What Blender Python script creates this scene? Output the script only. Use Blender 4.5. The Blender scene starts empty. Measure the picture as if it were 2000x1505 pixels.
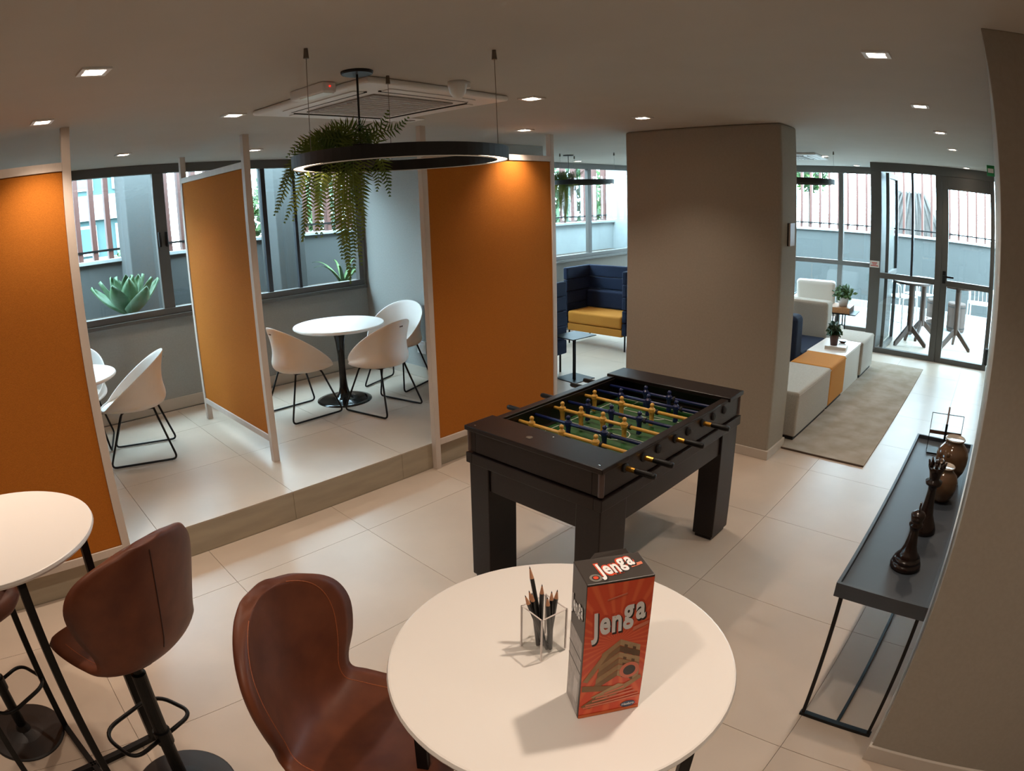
import bpy, bmesh, math, random
from mathutils import Matrix, Vector
random.seed(7)
SC = bpy.context.scene
COL = SC.collection
PI = math.pi
def R(d): return math.radians(d)

# ------------------------------------------------------------------ camera (wide clip-on lens: fisheye polynomial)
cam = bpy.data.cameras.new('camera'); camo = bpy.data.objects.new('camera', cam); COL.objects.link(camo); SC.camera = camo
cam.type = 'PANO'; cam.panorama_type = 'FISHEYE_LENS_POLYNOMIAL'
cam.sensor_fit = 'HORIZONTAL'; cam.sensor_width = 36.0; cam.sensor_height = 36.0*1505/2000
cam.fisheye_fov = PI
cam.fisheye_polynomial_k0 = 0.0
cam.fisheye_polynomial_k1 = -0.04476999033695213
cam.fisheye_polynomial_k2 = -0.00013760310903463853
cam.fisheye_polynomial_k3 = 3.2206992964727894e-05
cam.fisheye_polynomial_k4 = -1.2481509471473405e-06
cam.shift_x = 0.06637; cam.shift_y = -0.04868
cam.clip_start = 0.02; cam.clip_end = 200
_R = Vector((0.753265, -0.656162, -0.045206)); _U = Vector((0.180679, 0.140351, 0.973477)); _F = Vector((0.632413, 0.741454, -0.224276))
CAMZ = 1.985
m = Matrix((( _R.x, _U.x, -_F.x, 0), (_R.y, _U.y, -_F.y, 0), (_R.z, _U.z, -_F.z, CAMZ), (0, 0, 0, 1)))
camo.matrix_world = m

# ------------------------------------------------------------------ sky, exposure
W = bpy.data.worlds.new('overcast_sky'); SC.world = W; W.use_nodes = True
_bg = W.node_tree.nodes['Background']
_bg.inputs[0].default_value = (0.60, 0.85, 1.0, 1); _bg.inputs[1].default_value = 25.0
SC.view_settings.view_transform = 'Standard'; SC.view_settings.look = 'None'
SC.view_settings.exposure = 0.0; SC.view_settings.gamma = 1.0; SC.view_settings.use_curve_mapping = False
LAMP_W = 44.0                      # ceiling downlight power
LAMP_COL = (1.0, 0.82, 0.66)
try:
    SC.cycles.use_denoising = True; SC.cycles.max_bounces = 9; SC.cycles.diffuse_bounces = 5
    SC.cycles.transparent_max_bounces = 16; SC.cycles.sample_clamp_indirect = 6.0
except Exception: pass

# ------------------------------------------------------------------ key measures of the room (metres)
H = 2.537; S = 0.205; YE = 3.518; YW = 5.951
# ------------------------------------------------------------------ helpers
def lin(c):
    return tuple((x/12.92 if x <= .04045 else ((x+.055)/1.055)**2.4) for x in c)
MATS = {}
def mat(name, col, rough=.5, metal=0., nscale=0, namt=.0, bump=0., col2=None, emit=0., spec=.5, stretch=None, coat=0., coords='Object'):
    if name in MATS: return MATS[name]
    mt = bpy.data.materials.new(name); mt.use_nodes = True; nt = mt.node_tree; b = nt.nodes['Principled BSDF']
    c = lin(col); b.inputs['Base Color'].default_value = (*c, 1); b.inputs['Roughness'].default_value = rough
    b.inputs['Metallic'].default_value = metal; b.inputs['Specular IOR Level'].default_value = spec
    if coat: b.inputs['Coat Weight'].default_value = coat; b.inputs['Coat Roughness'].default_value = .08
    if emit: b.inputs['Emission Color'].default_value = (*c, 1); b.inputs['Emission Strength'].default_value = emit
    if nscale:
        tc = nt.nodes.new('ShaderNodeTexCoord'); mp = nt.nodes.new('ShaderNodeMapping'); no = nt.nodes.new('ShaderNodeTexNoise')
        no.inputs['Scale'].default_value = nscale; no.inputs['Detail'].default_value = 5
        if stretch: mp.inputs['Scale'].default_value = stretch
        nt.links.new(tc.outputs[coords], mp.inputs[0]); nt.links.new(mp.outputs[0], no.inputs[0])
        if namt or col2:
            rp = nt.nodes.new('ShaderNodeValToRGB')
            c2 = lin(col2) if col2 else tuple(max(0, x*(1-namt)) for x in c)
            c1 = c if col2 else tuple(min(1, x*(1+namt)) for x in c)
            rp.color_ramp.elements[0].position = .35; rp.color_ramp.elements[1].position = .65
            rp.color_ramp.elements[0].color = (*c2, 1); rp.color_ramp.elements[1].color = (*c1, 1)
            nt.links.new(no.outputs[0], rp.inputs[0]); nt.links.new(rp.outputs[0], b.inputs['Base Color'])
        if bump:
            bp = nt.nodes.new('ShaderNodeBump'); bp.inputs['Strength'].default_value = bump; bp.inputs['Distance'].default_value = .01
            nt.links.new(no.outputs[0], bp.inputs['Height']); nt.links.new(bp.outputs[0], b.inputs['Normal'])
    MATS[name] = mt
    return mt
def mat_glass(name, tint=(.96, .985, .985), gloss=.045, rough=.02):
    if name in MATS: return MATS[name]
    mt = bpy.data.materials.new(name); mt.use_nodes = True; nt = mt.node_tree; nt.nodes.clear()
    o = nt.nodes.new('ShaderNodeOutputMaterial'); t = nt.nodes.new('ShaderNodeBsdfTransparent'); g = nt.nodes.new('ShaderNodeBsdfGlossy'); x = nt.nodes.new('ShaderNodeMixShader')
    t.inputs[0].default_value = (*tint, 1); g.inputs['Roughness'].default_value = rough; x.inputs[0].default_value = gloss
    nt.links.new(t.outputs[0], x.inputs[1]); nt.links.new(g.outputs[0], x.inputs[2]); nt.links.new(x.outputs[0], o.inputs[0])
    MATS[name] = mt
    return mt
def mat_emit(name, col, strength):
    if name in MATS: return MATS[name]
    mt = bpy.data.materials.new(name); mt.use_nodes = True; nt = mt.node_tree; nt.nodes.clear()
    o = nt.nodes.new('ShaderNodeOutputMaterial'); e = nt.nodes.new('ShaderNodeEmission')
    e.inputs[0].default_value = (*lin(col), 1); e.inputs[1].default_value = strength
    nt.links.new(e.outputs[0], o.inputs[0]); MATS[name] = mt
    return mt

class MB:
    def __init__(s): s.v = []; s.f = []
    def add(s, vs, fs):
        n = len(s.v); s.v += [tuple(v) for v in vs]; s.f += [tuple(i+n for i in f) for f in fs]; return s
    def box(s, x0, x1, y0, y1, z0, z1, M=None):
        vs = [Vector((x, y, z)) for z in (z0, z1) for y in (y0, y1) for x in (x0, x1)]
        if M: vs = [M @ v for v in vs]
        return s.add(vs, [(0, 2, 3, 1), (4, 5, 7, 6), (0, 1, 5, 4), (2, 6, 7, 3), (0, 4, 6, 2), (1, 3, 7, 5)])
    def tube(s, pts, r, n=8, closed=False, cap=True, rs=None):
        pts = [Vector(p) for p in pts]; N = len(pts); rings = []
        up = None
        for i, p in enumerate(pts):
            if closed: d = pts[(i+1) % N]-pts[i-1]
            elif i == 0: d = pts[1]-p
            elif i == N-1: d = p-pts[i-1]
            else: d = (pts[i+1]-p).normalized()+(p-pts[i-1]).normalized()
            d.normalize()
            if up is None:
                up = d.orthogonal().normalized()
            up = (up-d*up.dot(d))
            if up.length < 1e-6: up = d.orthogonal()
            up.normalize(); sd = d.cross(up)
            rr = rs[i] if rs else r
            rings.append([p+(up*math.cos(2*PI*k/n)+sd*math.sin(2*PI*k/n))*rr for k in range(n)])
        vs = [q for rg in rings for q in rg]; fs = []
        for i in range(N if closed else N-1):
            a = i*n; b = ((i+1) % N)*n
            for k in range(n): fs.append((a+k, a+(k+1) % n, b+(k+1) % n, b+k))
        if cap and not closed:
            fs.append(tuple(range(n-1, -1, -1))); fs.append(tuple((N-1)*n+k for k in range(n)))
        return s.add(vs, fs)
    def cyl(s, p0, p1, r, r2=None, n=14):
        return s.tube([p0, p1], r, n, rs=[r, r if r2 is None else r2])
    def lathe(s, prof, n=28, c=(0, 0, 0)):
        vs = []; fs = []; m = len(prof)
        for (r, z) in prof:
            for k in range(n):
                a = 2*PI*k/n; vs.append((c[0]+r*math.cos(a), c[1]+r*math.sin(a), c[2]+z))
        for i in range(m-1):
            for k in range(n): fs.append((i*n+k, i*n+(k+1) % n, (i+1)*n+(k+1) % n, (i+1)*n+k))
        if prof[0][0] > 1e-6: fs.append(tuple(range(n-1, -1, -1)))
        if prof[-1][0] > 1e-6: fs.append(tuple((m-1)*n+k for k in range(n)))
        return s.add(vs, fs)
    def sphere(s, c, r, n=12, sz=1.0):
        return s.lathe([(max(1e-4, r*math.sin(PI*i/8)) if 0 < i < 8 else 1e-4, -r*sz*math.cos(PI*i/8)) for i in range(9)], n, c)
    def grid(s, P, cu=False):
        nu = len(P); nv = len(P[0]); vs = [q for row in P for q in row]; fs = []
        for i in range(nu if cu else nu-1):
            for j in range(nv-1):
                a = i*nv+j; b = ((i+1) % nu)*nv+j; fs.append((a, b, b+1, a+1))
        return s.add(vs, fs)
    def prism(s, poly, z0, z1, M=None):
        n = len(poly); vs = [Vector((x, y, z0)) for x, y in poly]+[Vector((x, y, z1)) for x, y in poly]
        if M: vs = [M @ v for v in vs]
        fs = [tuple(range(n-1, -1, -1)), tuple(range(n, 2*n))]+[(k, (k+1) % n, n+(k+1) % n, n+k) for k in range(n)]
        return s.add(vs, fs)
    def mesh(s, name, mt, smooth=False):
        me = bpy.data.meshes.new(name); me.from_pydata(s.v, [], s.f); me.validate()
        bm = bmesh.new(); bm.from_mesh(me); bmesh.ops.remove_doubles(bm, verts=bm.verts, dist=1e-6); bmesh.ops.recalc_face_normals(bm, faces=bm.faces); bm.to_mesh(me); bm.free()
        if smooth: me.polygons.foreach_set('use_smooth', [True]*len(me.polygons))
        me.materials.append(mt); return me
    def build(s, name, mt, parent=None, smooth=False, bevel=0, seg=2, sub=0, solid=0, loc=None, angle=40):
        o = bpy.data.objects.new(name, s.mesh(name, mt, smooth)); COL.objects.link(o)
        if parent: o.parent = parent
        if loc: o.location = loc
        if solid:
            md = o.modifiers.new('thick', 'SOLIDIFY'); md.thickness = solid; md.offset = 0
        if bevel:
            md = o.modifiers.new('edge', 'BEVEL'); md.width = bevel; md.segments = seg; md.limit_method = 'ANGLE'; md.angle_limit = R(angle)
        if sub:
            md = o.modifiers.new('sub', 'SUBSURF'); md.levels = sub; md.render_levels = sub
        return o
def tag(o, label, cat, group=None, kind=None):
    o['label'] = label; o['category'] = cat
    if group: o['group'] = group
    if kind: o['kind'] = kind
    return o
def thing(name, label, cat, loc=(0, 0, 0), rz=0., group=None, kind=None):
    o = bpy.data.objects.new(name, None); COL.objects.link(o); o.location = loc; o.rotation_euler = (0, 0, rz); o.empty_display_size = .05
    return tag(o, label, cat, group, kind)
def link(name, me, parent, loc=(0, 0, 0), rz=0., rot=None):
    o = bpy.data.objects.new(name, me); COL.objects.link(o); o.parent = parent; o.location = loc
    o.rotation_euler = rot if rot else (0, 0, rz); return o
def copy_tree(o, parent=None):
    c = o.copy(); COL.objects.link(c); c.parent = parent
    for ch in list(o.children): copy_tree(ch, c)
    return c
def dup(o, loc, rz, label, group=None):
    c = copy_tree(o); c.location = loc; c.rotation_euler = (0, 0, rz); c['label'] = label
    if group: c['group'] = group
    return c
def rbox(name, mt, parent, x0, x1, y0, y1, z0, z1, bev=.01, seg=3, smooth=True):
    return MB().box(x0, x1, y0, y1, z0, z1).build(name, mt, parent, smooth=False, bevel=bev, seg=seg)
def arc_pts(pts, r, n=5):
    """round the inner corners of a polyline"""
    pts = [Vector(p) for p in pts]; out = [pts[0]]
    for i in range(1, len(pts)-1):
        a, b, c = pts[i-1], pts[i], pts[i+1]
        u = (a-b); v = (c-b); rr = min(r, u.length*.45, v.length*.45); p0 = b+u.normalized()*rr; p1 = b+v.normalized()*rr
        for k in range(n+1):
            t = k/n; out.append(p0*(1-t)**2+b*2*t*(1-t)+p1*t*t)
    out.append(pts[-1]); return out
def cr(p0, p1, p2, p3, t):
    return tuple(.5*((2*b)+(-a+c)*t+(2*a-5*b+4*c-d)*t*t+(-a+3*b-3*c+d)*t**3) for a, b, c, d in zip(p0, p1, p2, p3))
def catmull(pts, n):
    out = []
    for i in range(len(pts)-1):
        a = pts[max(0, i-1)]; b = pts[i]; c = pts[i+1]; d = pts[min(len(pts)-1, i+2)]
        for k in range(n): out.append(cr(a, b, c, d, k/n))
    out.append(tuple(pts[-1])); return out
def text_letters(body, size, bold=.02, shear=0.):
    cu = bpy.data.curves.new('t', 'FONT'); cu.body = body; cu.size = size; cu.offset = bold*size; cu.shear = shear; cu.align_x = 'CENTER'; cu.align_y = 'CENTER'; cu.resolution_u = 4
    ob = bpy.data.objects.new('t', cu); COL.objects.link(ob)
    dg = bpy.context.evaluated_depsgraph_get(); me = bpy.data.meshes.new_from_object(ob.evaluated_get(dg))
    vs = [v.co.copy() for v in me.vertices]; fs = [tuple(p.vertices) for p in me.polygons]
    bpy.data.objects.remove(ob); bpy.data.curves.remove(cu); bpy.data.meshes.remove(me)
    return vs, fs

# ------------------------------------------------------------------ materials
M_tile = mat('tile_beige', (.735, .67, .605), .36, nscale=2.2, namt=.05)
M_grout = mat('grout', (.64, .60, .56), .8)
M_ceil = mat('ceiling_paint', (.70, .68, .65), .9, nscale=3, namt=.02)
M_wall = mat('wall_paint_taupe', (.585, .55, .50), .9, nscale=60, namt=.03, bump=.05)
M_wallg = mat('wall_paint_grey', (.60, .60, .585), .9, nscale=60, namt=.03, bump=.05)
M_base = mat('baseboard_tile', (.74, .70, .65), .4, nscale=4, namt=.04)
M_riser = mat('riser_tile', (.66, .61, .53), .5, nscale=3, namt=.08, stretch=(1, 1, 6))
M_alu = mat('anodised_frame', (.335, .32, .305), .5, metal=.1)
M_alud = mat('dark_frame', (.20, .21, .23), .45, metal=.3)
M_glass = mat_glass('window_glass')
M_post = mat('pale_frame_wood', (.80, .745, .70), .55, nscale=20, namt=.04, stretch=(1, 1, .1))
M_orange = mat('mustard_fabric', (.685, .405, .14), .95, nscale=260, namt=.10, bump=.15, spec=.15)
M_mustday = mat('mustard_fabric_daylit', (.74, .49, .20), .9, nscale=200, namt=.08, bump=.1, spec=.2)  # same mustard fabric; the daylight falling on it is put into the colour
M_blackm = mat('black_metal', (.055, .055, .06), .45, metal=.4)
M_blackg = mat('black_gloss', (.03, .03, .035), .12)
M_white = mat('white_laminate', (.93, .91, .89), .35)
M_shell = mat('white_shell', (.95, .93, .91), .45, nscale=15, namt=.01)
M_leather = mat('brown_leather', (.44, .235, .14), .5, nscale=9, col2=(.35, .17, .10), bump=.06, spec=.4)
M_stitch = mat('brown_stitch', (.66, .36, .20), .7, nscale=300, namt=.2)
M_wenge = mat('wenge_wood', (.088, .052, .045), .36, nscale=14, namt=.25, spec=.35, stretch=(1, 6, 6))
M_pitch = mat('green_pitch', (.10, .30, .10), .6, nscale=5, namt=.2)
M_line = mat('white_line', (.85, .85, .80), .6)
M_chrome = mat('chrome', (.80, .80, .80), .15, metal=1.)
M_brass = mat('brass', (.78, .58, .24), .28, metal=.9)
M_cream = mat('cream_plastic', (.86, .66, .30), .4)
M_navyp = mat('navy_plastic', (.08, .13, .32), .35)
M_console = mat('console_slate', (.22, .245, .275), .42, nscale=6, namt=.04)
M_ebony = mat('dark_wood_gloss', (.13, .075, .055), .25, nscale=12, namt=.25)
M_vase = mat('brown_ceramic', (.42, .30, .19), .12, nscale=3, col2=(.30, .21, .13), coat=.5)
M_navy = mat('navy_fabric', (.125, .155, .235), .9, nscale=150, namt=.12, bump=.08, spec=.2)
M_beige = mat('beige_fabric', (.68, .645, .60), .95, nscale=140, namt=.08, bump=.08, spec=.2)
M_beiged = mat('plinth_dark', (.12, .11, .10), .8)
M_rug = mat('rug_wool', (.66, .61, .56), 1., nscale=5, col2=(.58, .53, .47), bump=.1, spec=.1)
M_rugedge = mat('rug_edge', (.33, .27, .22), 1.)
M_fern = mat('fern_green', (.44, .50, .14), .5, nscale=9, col2=(.20, .33, .07))
M_ferns = mat('fern_stem', (.30, .28, .12), .6)
M_leaf = mat('leaf_green', (.16, .30, .12), .6, nscale=3, col2=(.07, .17, .06))
M_leaf2 = mat('leaf_light', (.27, .40, .15), .6, nscale=3, col2=(.12, .25, .08))
M_agave = mat('agave_green', (.34, .44, .35), .5, nscale=6, col2=(.19, .33, .17))
M_plaster = mat('plaster_outdoor', (.275, .282, .278), .9, nscale=40, namt=.05, bump=.1)
M_coping = mat('coping_stone', (.58, .60, .60), .7, nscale=10, namt=.03)
M_slat = mat('slat_redwood', (.34, .20, .17), .6, nscale=10, namt=.12, stretch=(1, 1, .1))
M_terrace = mat('terrace_tile', (.60, .61, .61), .5, nscale=3, namt=.04)
M_soil = mat('soil', (.25, .21, .17), 1., nscale=20, namt=.3, bump=.3)
M_wood = mat('warm_wood', (.58, .38, .21), .5, nscale=8, namt=.2, stretch=(1, 8, 8))
M_woodt = mat('terrace_wood', (.25, .18, .14), .6, nscale=8, namt=.2, stretch=(8, 8, 1))
M_plaswhite = mat('white_plastic', (.88, .88, .88), .4)
M_acgrille = mat('ac_grille', (.55, .53, .52), .6, nscale=200, namt=.2)
M_dark = mat('slot_dark', (.06, .055, .055), .7)
M_terra = mat('brown_pot', (.30, .18, .13), .5)
M_book = mat('book_paper', (.84, .81, .77), .7)
M_lamp = mat_emit('downlight_glow', (1.0, .90, .80), 62.)
M_ring = mat_emit('ring_glow', (1.0, .88, .74), 8.)
M_ringb = mat('ring_black', (.035, .032, .035), .55)
M_steel = mat('wire_steel', (.45, .42, .38), .4, metal=.8)
M_sign = mat('sign_white', (.88, .87, .86), .5)
M_signg = mat('sign_green', (.10, .52, .28), .5)
M_red = mat('sign_red', (.75, .22, .18), .5)
M_acryl = mat_glass('clear_acrylic', (.975, .975, .97), .04, .05)
M_acrylr = mat('acrylic_edge', (.86, .82, .80), .2, spec=.6)
M_pencil = mat('black_pencil', (.035, .03, .035), .3)
M_pwood = mat('pencil_wood', (.78, .56, .42), .7)

# ================================================================== THE SETTING
# floor: bed + separate 90 cm tiles
GX, GY, T = 3.723, 3.07, .905
fl = tag(MB().box(-3.2, 10.45, -2.8, YW, -.12, -.008).build('floor', M_grout), 'large pale beige porcelain tile floor of the games room', 'floor', kind='structure')
tile_me = MB().box(0, T-.0025, 0, T-.0025, -.008, 0).mesh('tile', M_tile)
def tile(parent, x0, x1, y0, y1, z, dz=-.008):
    if x1-x0 < .03 or y1-y0 < .03: return
    if abs(x1-x0-T) < 1e-4 and abs(y1-y0-T) < 1e-4:
        link('tile', tile_me, parent, (x0, y0, z))
    else:
        MB().box(0, x1-x0-.0025, 0, y1-y0-.0025, dz, 0).build('tile', M_tile, parent, loc=(x0, y0, z))
for i in range(-8, 8):
    for j in range(-7, 4):
        x0 = GX+i*T; y0 = GY+j*T; x1, y1 = x0+T, y0+T
        x0 = max(x0, -3.2); x1 = min(x1, 10.45); y0 = max(y0, -2.8); y1 = min(y1, YW)
        if x1 <= x0 or y1 <= y0: continue
        if y0 >= YE and x0 < 4.3: continue
        if y1 > YE and x0 < 4.3:
            if x1 < 4.3: y1 = YE
            else:
                tile(fl, 4.3, x1, max(y0, YE), y1, 0); 
                if y0 < YE: tile(fl, x0, x1, y0, YE, 0)
                continue
        if x0 > 2.0 and y1 <= -.02: continue
        tile(fl, x0, x1, y0, y1, 0)
# platform
pf = tag(MB().box(-3.2, 4.3, YE+.008, YW, 0, S-.008).build('platform', M_grout), 'raised tiled platform of the dining booths under the windows', 'platform', kind='structure')
for i in range(-8, 2):
    for j in range(-1, 2):
        x0 = 3.45+i*T; x1 = x0+T; y0 = 4.385+j*T; y1 = y0+T
        x0 = max(x0, -3.2); x1 = min(x1, 4.3); y0 = max(y0, YE); y1 = min(y1, YW)
        if x1 > x0 and y1 > y0: tile(pf, x0, x1, y0, y1, S)
for i in range(-8, 2):
    x0 = max(3.45+i*T, -3.2); x1 = min(3.45+i*T+T, 4.3)
    if x1 > x0: MB().box(x0, x1-.002, YE, YE+.008, 0, S-.009).build('riser_tile', M_riser, pf)
# ceiling
tag(MB().box(-3.2, 10.5, -2.8, YW+.15, H, H+.2).build('ceiling', M_ceil), 'flat painted ceiling with recessed square downlights', 'ceiling', kind='structure')
# back wall under / between the windows
wb = MB()
wb.box(-3.2, 3.99, YW+.03, YW+.15, 0, 1.135); wb.box(-3.2, -.35, YW+.03, YW+.15, 1.135, H); wb.box(3.94, 3.99, YW+.03, YW+.15, 1.135, H)
wb.box(3.99, 5.2, YW-.02, YW+.15, 0, H)
tag(wb.build('wall_back', M_wallg), 'grey wall under the long window band', 'wall', kind='structure')
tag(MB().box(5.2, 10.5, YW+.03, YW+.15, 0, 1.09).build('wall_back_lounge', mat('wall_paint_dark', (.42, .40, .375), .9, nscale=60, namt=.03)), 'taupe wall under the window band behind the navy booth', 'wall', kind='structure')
tag(MB().box(3.984, 5.07, 4.25, YW-.02, 0, H).build('wall_block', M_wallg, bevel=.004), 'grey projecting wall block between the two window bands', 'wall', kind='structure')
# right wall (edge seen from its end)
tag(MB().box(2.006, 9.03, -2.8, -.025, 0, H).build('wall_right', M_wall, bevel=.003), 'taupe wall whose corner stands beside the console table', 'wall', kind='structure')
tag(MB().box(-3.32, -3.2, -2.8, YW+.15, 0, H).build('wall_left', M_wall), 'taupe end wall left of the picture', 'wall', kind='structure')
tag(MB().box(-3.2, 2.006, -2.92, -2.8, 0, H).build('wall_front', M_wall), 'taupe wall behind the viewer', 'wall', kind='structure')
tag(MB().box(9.15, 10.41, 1.74, 1.85, 0, H).build('wall_return', M_alu), 'grey clad return between glass wall and terrace doors', 'wall', kind='structure')
# pillar
tag(MB().box(4.615, 4.984, 1.62, 2.972, 0, H).build('pillar', M_wall, bevel=.02, seg=3), 'broad taupe pillar behind the football table', 'pillar', kind='structure')
bb = MB(); t_ = .012
bb.box(4.615-t_, 4.984+t_, 1.62-t_, 2.972+t_, 0, .075)
tag(bb.build('baseboard_pillar', M_base, bevel=.003), 'pale tile skirting around the taupe pillar', 'baseboard', kind='structure')
tag(MB().box(2.006-t_, 2.006+.02, -2.8, -.025+t_, 0, .08).build('baseboard_right', M_base, bevel=.003), 'pale skirting at the foot of the near taupe wall', 'baseboard', kind='structure')
tag(MB().box(2.03, 9.0, -.025, -.025+t_, 0, .08).build('baseboard_console', M_base, bevel=.003), 'pale skirting along the wall behind the console', 'baseboard', kind='structure')
tag(MB().box(-3.2, 3.984, YW+.03-t_, YW+.03, S, S+.115).build('baseboard_back', M_base, bevel=.003), 'pale tile skirting under the booth windows', 'baseboard', kind='structure')
tag(MB().box(3.984-t_, 3.984, 4.25, YW+.018, S, S+.115).build('baseboard_block', M_base, bevel=.003), 'pale tile skirting at the projecting wall block', 'baseboard', kind='structure')
# windows
def window(name, label, x0, x1, z0, z1, y, mulls, handles=(), sashes=()):
    w = thing(name, label, 'window', (x0, y, z0), kind='structure'); d = .07
    L = x1-x0; Hh = z1-z0
    MB().box(0, L, -.01, d, Hh-.085, Hh).build('head_frame', M_alu, w, bevel=.004)
    MB().box(0, L, -.01, d, 0, .062).build('sill_frame', M_alu, w, bevel=.004)
    MB().box(-.02, L+.02, -.035, 0, -.035, 0).build('sill_ledge', M_alu, w, bevel=.003)
    xs = [0.]
    for a, b in ((0, .05), (L-.06, L)): MB().box(a, b, -.005, d, .062, Hh-.085).build('jamb', M_alu, w, bevel=.003)
    edges = [.05]
    for (a, b, dark) in mulls:
        MB().box(a-x0, b-x0, 0 if not dark else .012, d-.01, .062, Hh-.085).build('mullion', M_alud if dark else M_alu, w, bevel=.003)
        edges += [a-x0, b-x0]
    edges.append(L-.06)
    for k in range(0, len(edges), 2):
        MB().box(edges[k], edges[k+1], .03, .036, .062, Hh-.085).build('pane', M_glass, w)
    for hx, hz in handles:
        MB().box(hx-.012, hx+.012, -.03, 0, hz-.07, hz+.07).build('handle', M_blackm, w, bevel=.006)
    return w
window('window_1', 'long grey-framed sliding window above the dining booths', -.35, 3.94, 1.135, 2.537, YW,
       [(.60, .70, 0), (1.663, 1.773, 0), (2.774, 2.825, 1), (3.131, 3.165, 1)], [(1.685+.35, 1.84-1.135), (1.752+.35, 1.84-1.135)])
window('window_2', 'grey-framed window band above the navy high-back booth', 5.2, 10.45, 1.09, 2.537, YW,
       [(6.40, 6.50, 0), (8.16, 8.235, 0), (8.236, 8.262, 1), (9.6, 9.68, 0)])
# glass wall at the far end (x = 10.42)
gw = thing('window_3', 'tall grey-framed glass wall behind the beige lounge', 'window', (10.42, 1.86, 0), kind='structure')
Lg = YW-1.86
for (a, b) in ((0, .05), (.74, .82), (1.66, 1.74), (2.7, 2.78), (Lg-.06, Lg)): MB().box(0, .07, a, b, 0, 2.46).build('mullion', M_alu, gw, bevel=.004)
for (a, b) in ((2.43, 2.537), (1.0, 1.07), (0, .06)): MB().box(-.005, .075, 0, Lg, a, b).build('rail', M_alu, gw, bevel=.004)
for (a, b) in ((.05, .74), (.82, 1.66), (1.74, 2.7), (2.78, Lg-.06)):
    for (c, d) in ((.06, 1.0), (1.07, 2.43)): MB().box(.03, .036, a, b, c, d).build('pane', M_glass, gw)
# terrace doors (x = 9.06)
dr = thing('door_1', 'grey framed glazed terrace doors with one black lever handle', 'door', (9.06, -.025, 0), kind='structure')
y0 = .025
for (a, b) in ((1.70+y0, 1.86+y0), (.80+y0, .895+y0), (.705+y0, .798+y0), (-.02+y0, .05+y0)): MB().box(0, .08, a, b, 0, 2.42).build('stile', M_alu, dr, bevel=.004)
MB().box(-.01, .09, 0, 1.86+y0, 2.42, 2.537).build('head_frame', M_alu, dr, bevel=.004)
MB().box(0, .08, .05+y0, .705+y0, 2.25, 2.42).build('top_rail', M_alu, dr, bevel=.004)
for (a, b) in ((.895+y0, 1.70+y0), (.05+y0, .705+y0)):
    MB().box(.005, .075, a, b, 1.005, 1.08).build('rail', M_alu, dr, bevel=.004)
    MB().box(0, .08, a, b, 0, .07).build('bottom_rail', M_alu, dr, bevel=.004)
    MB().box(.035, .041, a, b, .07, 1.005).build('pane', M_glass, dr)
    MB().box(.035, .041, a, b, 1.08, 2.42 if a > .5 else 2.25).build('pane', M_glass, dr)
MB().box(.01, .07, 1.225+y0, 1.26+y0, 1.08, 2.42).build('glazing_bar', M_alud, dr, bevel=.003)
hd = MB().box(-.06, 0, .738+y0, .765+y0, 1.12, 1.145); hd.box(-.06, -.04, .60+y0, .765+y0, 1.12, 1.145); hd.box(-.012, 0, .725+y0, .775+y0, 1.04, 1.2)
hd.build('lever_handle', M_blackm, dr, bevel=.004)
# open leaf outside
lf = thing('door_2', 'open glazed leaf standing out over the terrace', 'door', (9.16, 1.60, .01), kind='structure')
for (a, b) in ((0, .05), (.78, .84)): MB().box(a, b, 0, .05, 0, 2.4).build('stile', M_alud if a else M_alu, lf, bevel=.004)
for (a, b) in ((0, .07), (1.0, 1.07), (2.33, 2.4)): MB().box(.05, .78, 0, .05, a, b).build('rail', M_alu, lf, bevel=.004)
for (a, b) in ((.07, 1.0), (1.07, 2.33)): MB().box(.05, .78, .02, .026, a, b).build('pane', M_glass, lf)
# ================================================================== OUTDOORS
def struct(name, mb, mt, label, cat, **k): return tag(mb.build(name, mt, **k), label, cat, kind='structure')
struct('ground', MB().box(-30, 60, -30, 60, -.6, -.2), mat('street', (.45, .45, .44), .9, nscale=1, namt=.1), 'pale street ground around the building', 'ground')
struct('terrace', MB().box(9.15, 14.0, -4, 1.72, -.14, -.01).box(10.5, 14.0, 1.72, YW+3, -.14, -.01), M_terrace, 'bright paved terrace beyond the glass doors', 'terrace')
struct('planting_bed', MB().box(-4, 10.5, YW+.2, 8.6, .6, 1.02), M_soil, 'raised planting bed outside the booth windows', 'planting bed')
struct('wall_garden', MB().box(-4, 3.0, 7.45, 7.65, .9, 1.615), M_plaster, 'pale garden wall seen through the left booth window', 'wall')
struct('coping_garden', MB().box(-4, 3.0, 7.40, 7.70, 1.615, 1.655), M_coping, 'white coping on the left garden wall', 'coping', bevel=.004)
struct('wall_garden_middle', MB().box(3.0, 5.6, 7.45, 7.65, .9, 1.675), M_plaster, 'pale garden wall seen behind the hanging fern', 'wall')
struct('coping_garden_middle', MB().box(3.0, 5.6, 7.40, 7.70, 1.675, 1.715), M_coping, 'white coping on the garden wall behind the fern', 'coping', bevel=.004)
struct('wall_garden_right', MB().box(6.5, 10.75, 7.15, 7.35, .9, 1.53), M_coping, 'pale garden wall seen through the window over the booth', 'wall')  # lighter than the other garden walls: open light put into the colour
struct('coping_garden_right', MB().box(6.5, 10.75, 7.10, 7.40, 1.53, 1.57), M_coping, 'white coping on the garden wall over the booth', 'coping', bevel=.004)
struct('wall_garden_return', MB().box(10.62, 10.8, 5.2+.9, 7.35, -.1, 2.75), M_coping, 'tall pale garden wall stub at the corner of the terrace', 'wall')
struct('wall_terrace', MB().box(13.15, 13.35, -4, 8.5, -.1, 1.40), M_plaster, 'pale terrace wall beyond the glass doors', 'wall')
struct('kerb_terrace', MB().box(12.95, 13.15, -4, 8.5, -.1, .10), M_coping, 'low white kerb at the foot of the terrace wall', 'kerb')
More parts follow.
